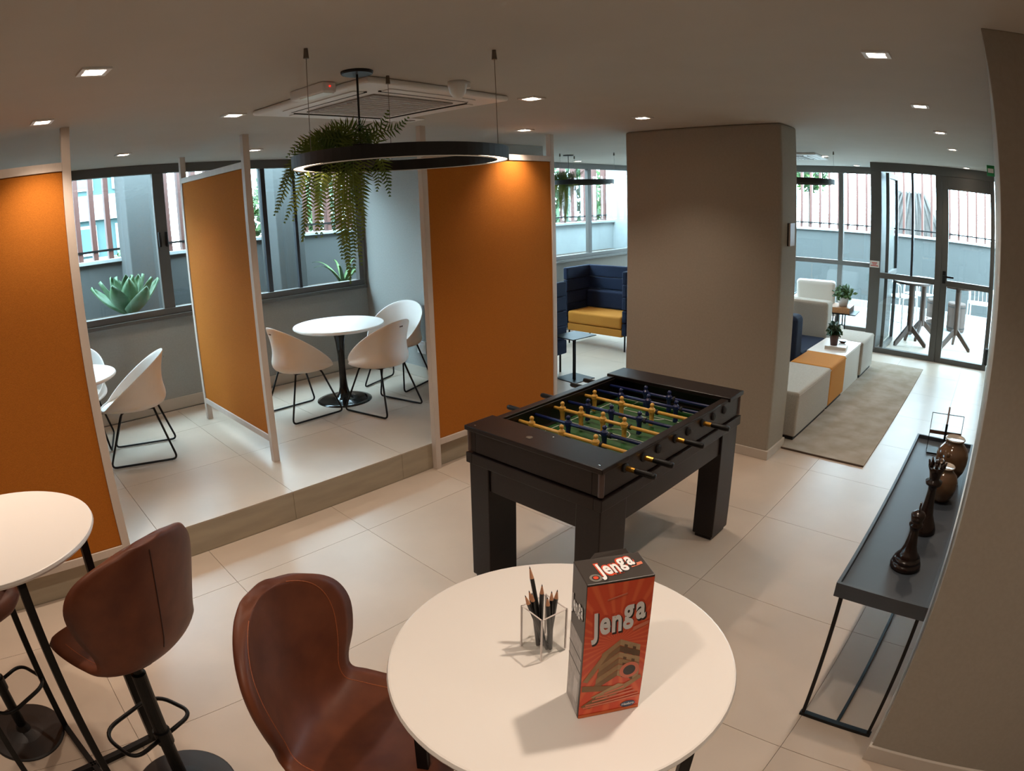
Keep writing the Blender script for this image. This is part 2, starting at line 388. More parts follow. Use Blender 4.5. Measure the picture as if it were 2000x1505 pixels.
struct('coping_terrace', MB().box(13.10, 13.40, -4, 8.5, 1.40, 1.44), M_coping, 'white coping on the terrace wall', 'coping', bevel=.004)
struct('column_garden', MB().box(1.63, 2.02, 6.95, 7.45, .9, 3.1), M_plaster, 'pale rough-plastered column outside the left booth window', 'column', bevel=.01)
struct('column_garden_middle', MB().box(3.30, 3.66, 6.75, 7.2, .9, 3.1), M_plaster, 'pale rough-plastered column outside, left of the fern', 'column', bevel=.01)
slat_me = MB().box(-.028, .028, -.05, .05, 0, 1.5).mesh('slat', M_slat)
def fence(label, axis, a0, a1, c, z0, pitch=.178, rail=True, me=slat_me, off=0.):
    f = thing('slat_fence', label, 'fence', (a0, c, z0) if axis == 'x' else (c, a0, z0))
    n = int((a1-a0)/pitch)
    for i in range(n+1):
        d = i*pitch+off
        link('slat', me, f, (d, 0, 0) if axis == 'x' else (0, d, 0), 0 if axis == 'x' else PI/2)
    rl = MB()
    L = a1-a0
    for z in (.10,):
        if axis == 'x': rl.box(0, L, -.06, -.045, z-.012, z+.012)
        else: rl.box(-.06, -.045, 0, L, z-.012, z+.012)
    rl.build('rail', M_blackm, f)
    return f
fence('red-brown slat fence on the left garden wall', 'x', -2.2, 3.3, 7.55, 1.655)
fence('red-brown slat fence on the garden wall behind the fern', 'x', 3.75, 5.5, 7.55, 1.715)
fence('red-brown slat fence above the wall over the booth', 'x', 6.6, 10.5, 7.25, 1.57, pitch=.32)
slat_th = MB().box(-.022, .022, -.045, .045, 0, 1.9).mesh('slat', M_slat)
fence('tall red-brown slat fence on the terrace wall', 'y', -1.6, 6.6, 13.25, 1.44, pitch=.20, me=slat_th)
# foliage behind the fences
def foliage(n, rx, ry, rz, ls, seed, mt, name='foliage'):
    rnd = random.Random(seed); mb = MB()
    for i in range(n):
        while True:
            p = Vector((rnd.uniform(-1, 1), rnd.uniform(-1, 1), rnd.uniform(-1, 1)))
            if .35 < p.length < 1: break
        c = Vector((p.x*rx, p.y*ry, p.z*rz)); d = Vector((rnd.gauss(0, 1), rnd.gauss(0, 1), rnd.gauss(0, 1))).normalized(); s = d.orthogonal().normalized()
        l = ls*rnd.uniform(.7, 1.3); w = l*.32
        mb.add([c, c+d*l*.5+s*w, c+d*l, c+d*l*.5-s*w], [(0, 1, 2, 3)])
    return mb.mesh(name, mt)
fol_a = foliage(1500, .85, .5, 1.0, .16, 1, M_leaf); fol_b = foliage(1500, .8, .5, .95, .15, 2, M_leaf2)
def shrub(loc, me, sc, label, group='shrubs behind the fences', zc=None):
    zc = zc or 1.25*sc[2]
    s = thing('shrub', label, 'shrub', loc, group=group)
    f = link('foliage', me, s, (0, 0, zc)); f.scale = sc; f['kind'] = 'stuff'
    MB().tube([(0, 0, 0), (.03, .02, .4*zc), (0, 0, zc)], .03, 6).build('stem', M_woodt, s, smooth=True)
    return s
shrub((2.15, 8.5, .9), fol_b, (.55, .6, .42), 'low bright green shrub behind the fence left of the second partition')
shrub((4.15, 8.4, .9), fol_b, (.75, .7, .75), 'bright green shrub behind the slats near the hanging fern')
shrub((5.2, 8.7, .9), fol_a, (.8, .7, .8), 'darker green shrub behind the slats right of the fern')
shrub((10.35, 8.75, -.2), fol_a, (.8, .75, 1.35), 'leafy green shrub behind the slats over the booth, at the frame edge')
shrub((11.55, 8.75, -.2), fol_a, (.7, .75, 1.45), 'leafy green shrub behind the slats over the booth, middle')
shrub((12.7, 8.75, -.2), fol_b, (.7, .75, 1.4), 'lighter leafy shrub behind the slats beside the garden wall stub')
shrub((15.6, 4.75, -.2), fol_b, (.9, .9, .62), zc=2.95, label= 'tree top seen above the dark ring lamp through the glass wall')
# neighbours
nb = thing('apartment_building', 'pale teal house seen between the slats of the left window', 'building', (.9, 13.5, 0))
MB().box(-2.5, 2.9, 0, 4, -1, 5.2).build('wall', mat('teal_render', (.25, .34, .34), .9, nscale=4, namt=.05), nb)
for k, zz in enumerate((.15, 1.5, 2.8)):
    for q in (-1.9, -.5, .9, 2.0):
        w_ = MB().box(q, q+.7, -.05, 0, zz, zz+.6).build('window', M_coping, nb); MB().box(q+.06, q+.64, -.06, -.05, zz+.06, zz+.54).build('pane', mat('dark_pane', (.30, .42, .46), .1), w_)
for (zz, z2) in ((1.0, 1.45), (2.2, 2.7)): MB().box(-2.5, 2.9, -.12, 0, zz, z2).build('balcony_band', M_coping, nb)
hs = thing('tiled_house', 'weathered tiled roof of a house beyond the terrace doors', 'building', (26.0, 3.7, -.2))
MB().box(0, 5, -1.2, 1.3, 0, 1.2).build('wall', M_plaster, hs)
rf = MB(); rf.add([(-.3, -1.5, 1.1), (-.3, 1.6, 1.1), (2.5, .9, 2.75), (2.5, -.35, 2.75), (5.3, -1.5, 1.1), (5.3, 1.6, 1.1)], [(0, 1, 2, 3), (3, 2, 5, 4), (1, 5, 2), (0, 3, 4)])
rfo = rf.build('roof', mat('old_roof_tile', (.15, .12, .10), .9, nscale=6, namt=.3, bump=.3), hs)
for k in range(10):
    yy = -1.35+k*.31
    MB().tube([(-.3, yy, 1.13), (2.45, max(-.3, min(.85, yy*.45+.25)), 2.77)], .05, 6).build('tile_row', MATS['old_roof_tile'], hs, smooth=True)
# ================================================================== CEILING LAMPS AND FITTINGS
def downlight(x, y, label, power=1., rz=R(3)):
    t = thing('downlight', label, 'ceiling light', (x, y, H), rz, group='recessed square downlights')
    link('trim', DL_trim, t); link('diffuser', DL_disc, t)
    ld = bpy.data.lights.new('downlight_lamp', 'SPOT'); ld.energy = LAMP_W*power; ld.color = LAMP_COL; ld.spot_size = R(112); ld.spot_blend = 1.0; ld.shadow_soft_size = .03
    lo = bpy.data.objects.new('lamp_beam', ld); COL.objects.link(lo); lo.parent = t; lo.location = (0, 0, -.022)
    return t
_t = MB()
_t.box(-.055, .055, -.055, -.038, -.008, 0); _t.box(-.055, .055, .038, .055, -.008, 0); _t.box(-.055, -.038, -.038, .038, -.008, 0); _t.box(.038, .055, -.038, .038, -.008, 0)
DL_trim = _t.mesh('trim', M_plaswhite)
DL_disc = MB().lathe([(1e-4, -.004), (.034, -.004), (.0365, -.001), (.0365, 0)], 20).mesh('diffuser', M_lamp)
for (x, y, lab, pw) in [
    (.437, 2.262, 'bright square downlight nearest the upper left corner', 1.), (.356, 3.222, 'square downlight in front of the left mustard partition', 1.),
    (1.38, 3.26, 'square downlight at the left corner of the ceiling air conditioner', 1.), (1.165, 4.941, 'small downlight above the left dining booth', .6),
    (2.291, 5.0, 'small downlight beside the second partition post', .7), (2.632, 2.274, 'square downlight right of the ceiling air conditioner', 1.),
    (3.751, 3.325, 'square downlight washing the right mustard partition', 1.), (3.842, 2.328, 'square downlight in front of the taupe pillar', 1.),
    (2.456, .444, 'brightest square downlight at upper right, nearest the taupe wall', 1.), (3.73, .436, 'second downlight from the near end of the right-hand row', 1.),
    (4.983, .432, 'third downlight from the near end of the right-hand row', 1.), (6.284, .426, 'fourth downlight from the near end of the right-hand row', 1.),
    (8.75, .40, 'last downlight of the right-hand row, above the terrace doors', .8), (8.1, 2.26, 'small downlight beside the second air conditioner', .7),
    (9.7, 3.25, 'tiny downlight at the pillar edge near the glass wall', .5), (10.0, 2.27, 'tiny downlight above the glass wall mullion', .5),
    (7.45, 5.6, 'downlight near the window over the navy booth', .6),
    (1.20, .47, 'downlight overhead of the white bar table with the game box', 1.), (-.10, .47, 'downlight overhead left of the viewer', 1.),
    (-.75, 2.26, 'unseen downlight added over the left bar table for ambient light', 1.), (-.75, 3.23, 'downlight left of the left partition', 1.), (-1.6, .47, 'unseen added downlight behind the viewer', 1.), (1.20, -.95, 'downlight behind the viewer nearest the taupe wall, added to brighten it', 1.), (-.10, -.95, 'downlight behind the viewer, left one, added to brighten the wall and floor', 1.),  # left bar table and behind-viewer lamps: unseen, added for ambient and wall light
    (6.2, 2.32, 'downlight hidden behind the pillar', .7)]:
    downlight(x, y, lab, pw)

def ac_unit(loc, rz, label):
    a = thing('ceiling_air_conditioner', label, 'air conditioner', loc, rz, group='ceiling cassettes')
    h = .475
    MB().box(-h, h, -h, h, -.028, 0).build('panel', M_plaswhite, a, bevel=.012, seg=3)
    MB().box(-.27, .27, -.27, .27, -.036, -.028).build('grille_panel', M_acgrille, a, bevel=.006)
    gr = MB().box(-.25, .25, -.003, .003, -.04, -.036).mesh('grille_bar', M_plaswhite)
    for i in range(11): link('grille_bar', gr, a, (0, -.225+i*.045, 0))
    for k in range(4):
        sl = MB().box(-.30, .30, .335, .345, -.0335, -.027)
        o = sl.build('air_slot', M_dark, a); o.rotation_euler = (0, 0, k*PI/2)
        fl_ = MB().box(-.29, .29, .345, .405, -.033, -.029).build('louvre', M_plaswhite, a, bevel=.003); fl_.rotation_euler = (0, 0, k*PI/2)
    return a
ac_unit((1.961, 2.723, H), R(5.7), 'large white ceiling air conditioner above the near ring lamp')
ac_unit((8.0, 2.75, H), R(5.7), 'far white ceiling air conditioner at the right pillar edge')
em = thing('emergency_light', 'small white emergency light box left of the ceiling air conditioner', 'emergency light', (1.44, 2.50, H), R(5))
MB().box(-.035, .035, -.13, .13, -.045, 0).build('case', M_plaswhite, em, bevel=.006)
MB().box(-.028, .028, -.12, .06, -.048, -.045).build('lens', mat('lens_pale', (.92, .95, .95), .3), em)
MB().sphere((.0, -.132, -.02), .004).build('indicator', mat_emit('red_led', (1, .15, .1), 2.), em)
sd = thing('motion_sensor', 'white ceiling sensor on the air conditioner edge', 'sensor', (1.985, 2.15, H))
MB().lathe([(.045, 0), (.045, -.02), (.036, -.05), (.02, -.075), (1e-4, -.08)], 20).build('housing', M_plaswhite, sd, smooth=True)
MB().box(.02, .055, -.03, .03, -.03, 0).build('bracket', M_plaswhite, sd, bevel=.004)
vp = thing('ceiling_vent', 'small square white vent plate behind the air conditioner', 'vent', (2.56, 3.235, H), R(4))
MB().box(-.07, .07, -.07, .07, -.008, 0).build('plate', M_plaswhite, vp, bevel=.003); MB().box(-.025, .025, -.025, .025, -.012, -.008).build('inset', M_acgrille, vp)

# ---- fern
FRGT = Vector((.83, -.557, 0)); FDEP = Vector((.557, .83, 0))
def frond_mesh(path, seed, ll=.052):
    rnd = random.Random(seed)
    P3 = [FRGT*(r+rnd.gauss(0, .008))+FDEP*(d+rnd.gauss(0, .012))+Vector((0, 0, z+rnd.gauss(0, .006))) for (r, d, z) in path]
    pts = [Vector(q) for q in catmull([tuple(q) for q in P3], 10)]
    # even spacing
    L = [0.]
    for a, b in zip(pts, pts[1:]): L.append(L[-1]+(b-a).length)
    n = max(10, int(L[-1]/.0145)); ev = []
    for i in range(n+1):
        t = L[-1]*i/n; k = max(q for q in range(len(L)) if L[q] <= t+1e-9); k = min(k, len(pts)-2)
        f = (t-L[k])/max(1e-9, L[k+1]-L[k]); ev.append(pts[k].lerp(pts[k+1], f))
    mb = MB(); mb.tube(ev, .0015, 4, rs=[.0022*(1-.75*i/n) for i in range(n+1)])
    side = None
    for i in range(2, n+1):
        t = i/n; d = (ev[min(n, i+1)]-ev[i-1]).normalized(); l = ll*(min(1, .45+2.2*t))*(1-max(0, t-.45)/.55*.88)*rnd.uniform(.9, 1.1)
        nm = Vector((-.55, -.75, .35)) if side is None else nm
        sd = d.cross(Vector((-.55, -.75, .35)).normalized())
        sd = sd.normalized() if sd.length > .1 else FRGT.copy()
        for sg in (-1, 1):
            ld = (sd*sg+d*.45+Vector((rnd.gauss(0, .12), rnd.gauss(0, .12), -.12))).normalized(); w = d*.0040
            q = ev[i]; tip = q+ld*l; mid = q+ld*l*.4
            mb.add([q-w*.6, mid-w, tip, mid+w, q+w*.6], [(0, 1, 2, 3, 4)])
    return mb.mesh('frond', M_fern)
Z0 = .10   # crown of the pot
FPATH = [  # right, depth, height from the pot base (pot base is at z = 2.15)
    [(0, 0, Z0), (-.13, -.02, .13), (-.25, -.03, .03), (-.345, -.04, -.17)], [(0, 0, Z0), (-.12, .02, .11), (-.20, .02, -.02), (-.25, .02, -.28)], [(0, 0, Z0), (-.10, .04, .10), (-.16, .05, -.03), (-.19, .05, -.22)],
    [(0, 0, Z0), (-.15, .03, .12), (-.27, .05, .04), (-.335, .06, -.06)], [(0, 0, Z0), (-.14, -.06, .11), (-.22, -.08, -.01), (-.29, -.09, -.20)], [(0, 0, Z0), (-.10, -.05, .09), (-.155, -.07, -.04), (-.17, -.08, -.27)],
    [(0, 0, Z0), (-.05, -.05, .07), (-.08, -.07, -.15), (-.075, -.07, -.46)], [(0, 0, Z0), (-.06, .02, .07), (-.10, .03, -.12), (-.105, .03, -.36)], [(0, 0, Z0), (-.03, -.06, .06), (-.03, -.08, -.14), (-.03, -.08, -.38)],
    [(0, 0, Z0), (-.07, -.03, .07), (-.12, -.05, -.08), (-.13, -.05, -.26)], [(0, 0, Z0), (-.02, .05, .07), (-.02, .08, -.10), (-.01, .08, -.30)], [(0, 0, Z0), (-.05, .0, .06), (-.06, .0, -.14), (-.055, .0, -.42)],
    [(0, 0, Z0), (-.04, -.02, .05), (-.05, -.04, -.10), (-.045, -.04, -.33)], [(0, 0, Z0), (-.06, .05, .06), (-.085, .07, -.10), (-.09, .07, -.30)],
    [(0, 0, Z0), (.04, -.02, .09), (.075, -.03, .0), (.095, -.03, -.11)], [(0, 0, Z0), (.02, .03, .08), (.045, .04, -.02), (.05, .04, -.10)], [(0, 0, Z0), (.0, -.05, .08), (.005, -.07, -.06), (.0, -.07, -.18)], [(0, 0, Z0), (.05, .04, .08), (.09, .05, .02), (.12, .06, -.07)],
    [(0, 0, Z0), (-.10, -.02, .145), (-.19, -.03, .125), (-.27, -.04, .07)], [(0, 0, Z0), (-.09, .04, .15), (-.16, .06, .145), (-.23, .08, .11)], [(0, 0, Z0), (-.05, .0, .15), (-.10, .0, .165), (-.155, .0, .14)], [(0, 0, Z0), (-.03, -.04, .15), (-.07, -.05, .165), (-.11, -.06, .15)],
    [(0, 0, Z0), (-.02, .03, .14), (-.045, .04, .165), (-.08, .05, .17)], [(0, 0, Z0), (.01, .0, .14), (.015, .0, .165), (.01, -.01, .185)], [(0, 0, Z0), (.05, .02, .13), (.09, .03, .18), (.115, .03, .225)], [(0, 0, Z0), (.09, .0, .12), (.16, .0, .15), (.215, .0, .185)],
    [(0, 0, Z0), (-.14, -.05, .14), (-.24, -.07, .11), (-.30, -.08, .05)], [(0, 0, Z0), (.03, -.03, .12), (.05, -.04, .13), (.07, -.04, .11)]]
FRM = [frond_mesh(q, 10+i) for i, q in enumerate(FPATH)]+[frond_mesh([(r*1.04, d+.04, z) for r, d, z in q], 90+i) for i, q in enumerate(FPATH[:7])]
def hanging_fern(loc, label, zrod, sc=1.):
    f = thing('hanging_fern', label, 'hanging plant', loc, group='ferns hanging at the ring lamps')
    MB().lathe([(1e-4, 0), (.045, 0), (.062, .03), (.066, .085), (.058, .09), (1e-4, .08)], 20).build('pot', M_ringb, f, smooth=True)
    MB().cyl((0, 0, .08), (0, 0, zrod), .0045, n=8).build('rod', M_blackm, f)
    MB().lathe([(1e-4, zrod-.012), (.062, zrod-.012), (.066, zrod-.006), (.066, zrod)], 28).build('canopy', M_blackm, f)
    for me in FRM: link('frond', me, f)
    return f
hanging_fern((1.453, 2.161, 2.15), 'lush hanging fern inside the near ring lamp', H-2.15)
hanging_fern((6.36, 4.93, 2.15), 'far hanging fern in the window over the navy booth', H-2.15)
# ---- ring lamps
def ring_lamp(loc, label, Ro, anchors, hz=.042):
    g = thing('ring_lamp', label, 'pendant lamp', loc, group='black ring pendant lamps')
    Ri = Ro-.048; n = 72; z0, z1 = 0, hz
    def band(prof):
        P = [[(r*math.cos(2*PI*k/n), r*math.sin(2*PI*k/n), z) for (r, z) in prof] for k in range(n)]
        return MB().grid(P, cu=True)
    band([(Ri, z0), (Ri, z1), (Ro, z1), (Ro, z0), (Ro-.006, z0), (Ro-.006, z0+.008), (Ri+.006, z0+.008), (Ri+.006, z0), (Ri, z0)]).build('ring_body', M_ringb, g)
    band([(Ri+.0065, z0+.004), (Ro-.0065, z0+.004)]).build('light_strip', M_ring, g)
    for (ax, ay) in anchors:
        MB().cyl((ax, ay, z1), (ax, ay, H-loc[2]-.03), .0012, n=6).build('wire', M_steel, g)
        MB().cyl((ax, ay, H-loc[2]-.035), (ax, ay, H-loc[2]), .010, .007, n=12).build('wire_anchor', M_steel, g)
    return g
rc = (1.430, 1.872)
ring_lamp((rc[0], rc[1], 2.137), 'large black ring pendant lamp hanging before the windows', .395, [(1.078-rc[0], 1.903-rc[1]), (1.686-rc[0], 1.624-rc[1]), (1.62-rc[0], 2.181-rc[1])])
ring_lamp((6.31, 4.70, 2.165), 'far black ring pendant lamp left of the pillar', .395, [(-.24, .13), (.29, .32), (.22, -.33)], .052)
ring_lamp((7.30, 2.33, 2.165), 'far black ring pendant lamp right of the pillar', .395, [(.10, -.37), (-.3, .2), (.25, .27)], .060)


# ================================================================== PARTITIONS
def partition(label, x0, y0, x1, y1, zf, z_rail_bot, z_top):
    p = thing('partition_screen', label, 'partition', ((x0+x1)/2, (y0+y1)/2, zf), math.atan2(y1-y0, x1-x0), group='mustard fabric partition screens')
    L = math.hypot(x1-x0, y1-y0)/2; w = .024
    for s in (-1, 1): MB().box(s*L-w, s*L+w, -w, w, 0, H-zf).build('post', M_post, p, bevel=.002)
    MB().box(-L+w, L-w, -w, w, z_top-zf-.045, z_top-zf).build('top_rail', M_post, p, bevel=.002)
    MB().box(-L+w, L-w, -w, w, z_rail_bot-zf, z_rail_bot-zf+.048).build('bottom_rail', M_post, p, bevel=.002)
    MB().box(-L+w, L-w, -.017, .017, z_rail_bot-zf+.048, z_top-zf-.045).build('fabric_panel', M_orange, p, bevel=.006)
    return p
partition('mustard fabric partition at the far left of the platform edge', -.90, 3.492, .508, 3.492, 0, .192, 2.356)
partition('mustard fabric partition standing between the two dining booths', 1.800, 4.085, 1.800, 5.45, S, .36, 2.356)
partition('mustard fabric partition behind the football table', 2.855, 3.492, 4.256, 3.492, 0, .192, 2.356)

# ================================================================== DINING BOOTHS
def shell_chair():
    t = thing('shell_chair', 'x', 'chair', group='white shell chairs on the platform')
    nt, nr, nw = 36, 5, 8; P = []
    for k in range(nt):
        th = 2*PI*k/nt; c = math.cos(th); s = math.sin(th)
        Rr = .245+.045*max(0, -c)**1.5-.008*max(0, c)
        up = max(0., (c+.86)/1.86)
        h = .400*up**.80; row = []
        for i in range(nr+1):
            q = max(.02, i/nr); row.append((q*Rr*1.08*s*.93, -q*Rr*c*.93, .420+.010*q**3-.012*(1-q*q)-.012*q*q*max(0, -c)**3))
        for j in range(1, nw+1):
            u = j/nw; f = 1+.05*math.sin(PI*min(1, u*3))*(1-u)-.10*math.sin(PI*u)*up+.09*u*u*up+.03*u*(1-up)
            row.append((Rr*1.08*s*f, -Rr*c*f, .430+.012*u*(1-up)-.012*max(0, -c)**3+h*u))
        P.append(row)
    MB().grid(P, cu=True).build('shell', M_shell, t, smooth=True, solid=.010, sub=1)
    fr = .0085
    for s in (-1, 1):
        pts = arc_pts([(s*.15, -.13, .415), (s*.24, -.255, .012), (s*.24, .265, .012), (s*.15, .12, .415), (s*.15, -.13, .415)], .045)
        MB().tube(pts, fr, 8).build('sled_leg', M_blackm, t, smooth=True)
    for y in (-.12, .11): MB().cyl((-.15, y, .413), (.15, y, .413), fr, n=8).build('crossbar', M_blackm, t)
    MB().box(-.02, .02, -.262, -.259, .765, .776).build('maker_plate', mat('plate_grey', (.45, .36, .30), .5), t)
    return t
ch = shell_chair()
ch.location = (2.51, 4.93, S); ch.rotation_euler = (0, 0, R(2-90)); ch['label'] = 'white shell chair left of the right booth table, beside the middle partition'
dup(ch, (3.10, 4.50, S), R(102-90), 'white shell chair with its back to the viewer, right booth')
dup(ch, (3.66, 5.02, S), R(199-90), 'white shell chair on the far side of the right booth table')
dup(ch, (1.055, 4.955, S), R(163-90), 'white shell chair seen sideways in the left booth')
dup(ch, (.66, 5.52, S), R(255-90), 'white shell chair mostly hidden behind the left partition')
def tulip(loc, label):
    t = thing('tulip_table', label, 'table', loc, group='white round tulip tables')
    MB().lathe([(1e-4, .705), (.405, .705), (.425, .717), (.427, .726), (.422, .735), (1e-4, .735)], 56).build('table_top', M_white, t, smooth=False, bevel=0)
    MB().lathe([(.262, 0), (.262, .006), (.22, .013), (.13, .022), (.075, .040), (.052, .075), (.040, .13), (.033, .22), (.031, .32), (.034, .45), (.043, .56), (.058, .64), (.085, .69), (.09, .705)], 36).build('pedestal', M_blackg, t, smooth=True)
    return t
tulip((2.99, 5.0, S), 'round white tulip table in the right booth')
tulip((.50, 4.98, S), 'round white tulip table half hidden in the left booth')
ol = thing('wall_outlet', 'white power outlet plate on the wall block behind a chair', 'outlet', (3.984, 5.02, .53)); ol.rotation_euler = (0, 0, PI/2)
MB().box(-.07, .07, 0, .01, -.065, .065).build('plate', M_plaswhite, ol, bevel=.003)
for s in (-1, 1): MB().box(s*.03-.02, s*.03+.02, .01, .013, -.03, .03).build('socket', M_sign, ol, bevel=.002)

# ================================================================== BAR TABLES AND STOOLS
def bar_table(loc, rz, label):
    t = thing('bar_table', label, 'bar table', loc, rz, group='white round bar tables')
    MB().lathe([(1e-4, 1.078), (.345, 1.078), (.354, 1.083), (.357, 1.09), (.354, 1.0985), (.35, 1.10), (1e-4, 1.10)], 72).build('table_top', M_white, t)
    a = .31; b = .014
    for k in range(4):
        c, s = math.cos(k*PI/2), math.sin(k*PI/2); Mk = Matrix.Rotation(k*PI/2, 4, 'Z')
        MB().box(a-b, a+b, -b, b, 0, 1.078, Mk).build('leg', M_blackm, t, bevel=.002)
        MB().box(0, a+b, -b, b, 0, .026, Mk).build('floor_bar', M_blackm, t, bevel=.002)
        MB().box(0, a+b, -b, b, 1.052, 1.078, Mk).build('top_bar', M_blackm, t, bevel=.002)
    return t
bar_table((-.142, 2.085, 0), R(10), 'white round bar table at the left picture edge')
bar_table((.825, .642, 0), R(40), 'white round bar table carrying the game box in front')
def stool_shell(zs, hb=.40):
    # seat front to back top: y forward, z, half width, side lift, side wrap
    prof = [(.218, zs-.035, .10, 0, 0), (.214, zs-.012, .16, .0, 0), (.19, zs+.006, .195, .006, 0), (.10, zs+.006, .222, .030, 0), (0, zs-.008, .226, .048, 0), (-.09, zs-.006, .222, .056, .005),
            (-.155, zs+.02, .208, .045, .03), (-.195, zs+.085*hb/.4, .206, .02, .065), (-.215, zs+.17*hb/.4, .232, .004, .095), (-.229, zs+.250*hb/.4, .247, 0, .105), (-.238, zs+.312*hb/.4, .236, -.004, .095), (-.244, zs+.358*hb/.4, .202, -.008, .075), (-.247, zs+.388*hb/.4, .148, -.008, .045), (-.248, zs+.402*hb/.4, .085, -.004, .016), (-.248, zs+.406*hb/.4, .03, 0, .002)]
    return catmull(prof, 4)
def shell_pt(r, u):
    y, z, w, cz, cy = r; return Vector((w*u, y+cy*abs(u)**2.0, z+cz*abs(u)**2.2))
def shell_mesh(rows, th):
    n = len(rows); us = [-1+2*j/20 for j in range(21)]
    C = [[shell_pt(r, u) for u in us] for r in rows]
    def nrm(i, j):
        a = C[min(n-1, i+1)][j]-C[max(0, i-1)][j]; b = C[i][min(20, j+1)]-C[i][max(0, j-1)]
        q = b.cross(a); return q.normalized() if q.length > 1e-9 else Vector((0, 0, 1))
    P = []
    for i in range(n):
        v = abs(2*i/(n-1)-1); ev = max(.0, 1-v**18)**.5; row = []
        fr = [C[i][j]+nrm(i, j)*th*ev*max(0, 1-abs(us[j])**5)**.5 for j in range(21)]; bkk = [C[i][j]-nrm(i, j)*th*ev*max(0, 1-abs(us[j])**5)**.5 for j in range(21)]
        P.append(fr+bkk[::-1][1:-1]+[fr[0]])
    mb = MB().grid(P)
    for i in (0, n-1): mb.add(P[i][:-1], [tuple(range(len(P[i])-1))])
    return mb, C, nrm, us
def bar_stool(loc, rz, label, zs=.715, hb=.40):
    t = thing('bar_stool', label, 'bar stool', loc, rz, group='brown leather swivel bar stools')
    rows = stool_shell(zs, hb); mb, Cc, nrm, us = shell_mesh(rows, .021)
    mb.build('seat_shell', M_leather, t, smooth=True)
    n_ = len(rows); SGN = 1
    MB().tube([Cc[k][10]+nrm(k, 10)*.0215*SGN for k in range(27, n_-8)], .0018, 5).build('seam', mat('seam_dark', (.20, .09, .055), .7), t, smooth=True)
    for jj in (2, 18): MB().tube([Cc[k][jj]-nrm(k, jj)*.0172*SGN for k in range(12, n_-6)], .0014, 5).build('stitching', M_stitch, t, smooth=True)
    MB().lathe([(.10, zs-.055), (.10, zs-.04), (.05, zs-.032)], 20).build('seat_plate', M_blackm, t)
    MB().lathe([(.027, .03), (.027, zs-.14), (.018, zs-.135), (.018, zs-.05)], 20).build('column', M_blackm, t, smooth=False)
    MB().lathe([(.205, 0), (.205, .006), (.198, .012), (.10, .02), (.04, .032), (.03, .06), (1e-4, .06)], 48).build('base', mat('base_black', (.10, .075, .065), .5, nscale=6, namt=.2), t, smooth=False)
    pts = arc_pts([(.025, -.006, .30), (.16, -.006, .30), (.15, .20, .30), (-.15, .20, .30), (-.16, -.006, .30), (-.025, -.006, .30)], .10, 8)
    MB().tube(pts, .0085, 8).build('footrest', M_blackm, t, smooth=True)
    MB().lathe([(.034, .27), (.034, .33)], 18).build('collar', M_blackm, t)
    return t
bar_stool((.178, 1.815, 0), R(114-90), 'brown leather bar stool at the left table, back towards the viewer', .745, .43)
bar_stool((-.405, 2.43, 0), R(-55-90), 'bar stool cut by the left edge, only its round black foot showing')
bar_stool((.585, 1.06, 0), R(-58-90), 'brown leather bar stool pushed up to the front white table', .69, .42)

# ---- acrylic pencil cup and pencils
cupM = Matrix.Translation((.817, .684, 1.1)) @ Matrix.Rotation(R(-7+90*0), 4, 'Z')
cp = thing('pencil_cup', 'clear acrylic square pencil cup on the white table', 'pencil cup', (.815, .686, 1.1), R(-9))
a_ = .033; hh = .105; w_ = .0025
MB().box(-a_, a_, -a_, a_, 0, .004).build('base', M_acryl, cp)
for k in range(4):
    Mk = Matrix.Rotation(k*PI/2, 4, 'Z')
    MB().box(-a_, a_-w_, -a_, -a_+w_, .004, hh, Mk).build('side', M_acryl, cp)
    MB().box(-a_, a_, -a_, -a_+w_, hh, hh+.0012, Mk).build('rim', M_acrylr, cp)
    MB().box(-a_-.0005, -a_+w_, -a_-.0005, -a_+w_, .004, hh, Mk).build('corner', M_acrylr, cp)
def pencil_parts():
    return (MB().lathe([(.0046, 0), (.0046, .150), (.0045, .152)], 6).mesh('barrel', M_pencil), MB().lathe([(.0045, .152), (.0013, .174)], 8).mesh('sharpened_wood', M_pwood), MB().lathe([(.0013, .174), (1e-4, .180)], 8).mesh('lead', M_pencil))
PB, PW, PL = pencil_parts()
pen = [((.014, .01), (-.30, .25), 1.0, 'tallest black pencil leaning left in the acrylic cup'), ((.0, -.012), (-.62, .05), .80, 'black pencil leaning furthest left in the cup'), ((.006, .004), (-.42, .05), .78, 'black pencil second from left in the cup'),
       ((-.004, .012), (-.2, .0), .75, 'black pencil in the middle of the cup, left one'), ((.004, -.018), (-.12, .02), .73, 'black pencil in the middle of the cup, nearest the viewer'), ((.016, -.008), (.0, .05), .74, 'black pencil in the middle of the cup, right one'),
       ((.01, .018), (.02, .0), .80, 'black pencil upright behind the others in the cup'), ((.018, .0), (.2, -.05), .76, 'black pencil leaning right toward the game box')]
for (bx, by), (lx, ly), sc_, lab in pen:
    # leaning given along screen right (rx) and depth
    rgt = Vector((.753, -.656, 0)); dep = Vector((.656, .753, 0)); up = (Vector((0, 0, 1))+rgt*lx*.55+dep*ly*.5).normalized()
    t = thing('pencil', lab, 'pencil', (.815+bx*.9, .686+by*.9, 1.1055), group='black pencils in the cup'); t.rotation_mode = 'QUATERNION'; t.rotation_quaternion = Vector((0, 0, 1)).rotation_difference(up); t.scale = (1, 1, sc_)
    link('barrel', PB, t); link('sharpened_wood', PW, t); link('lead', PL, t)

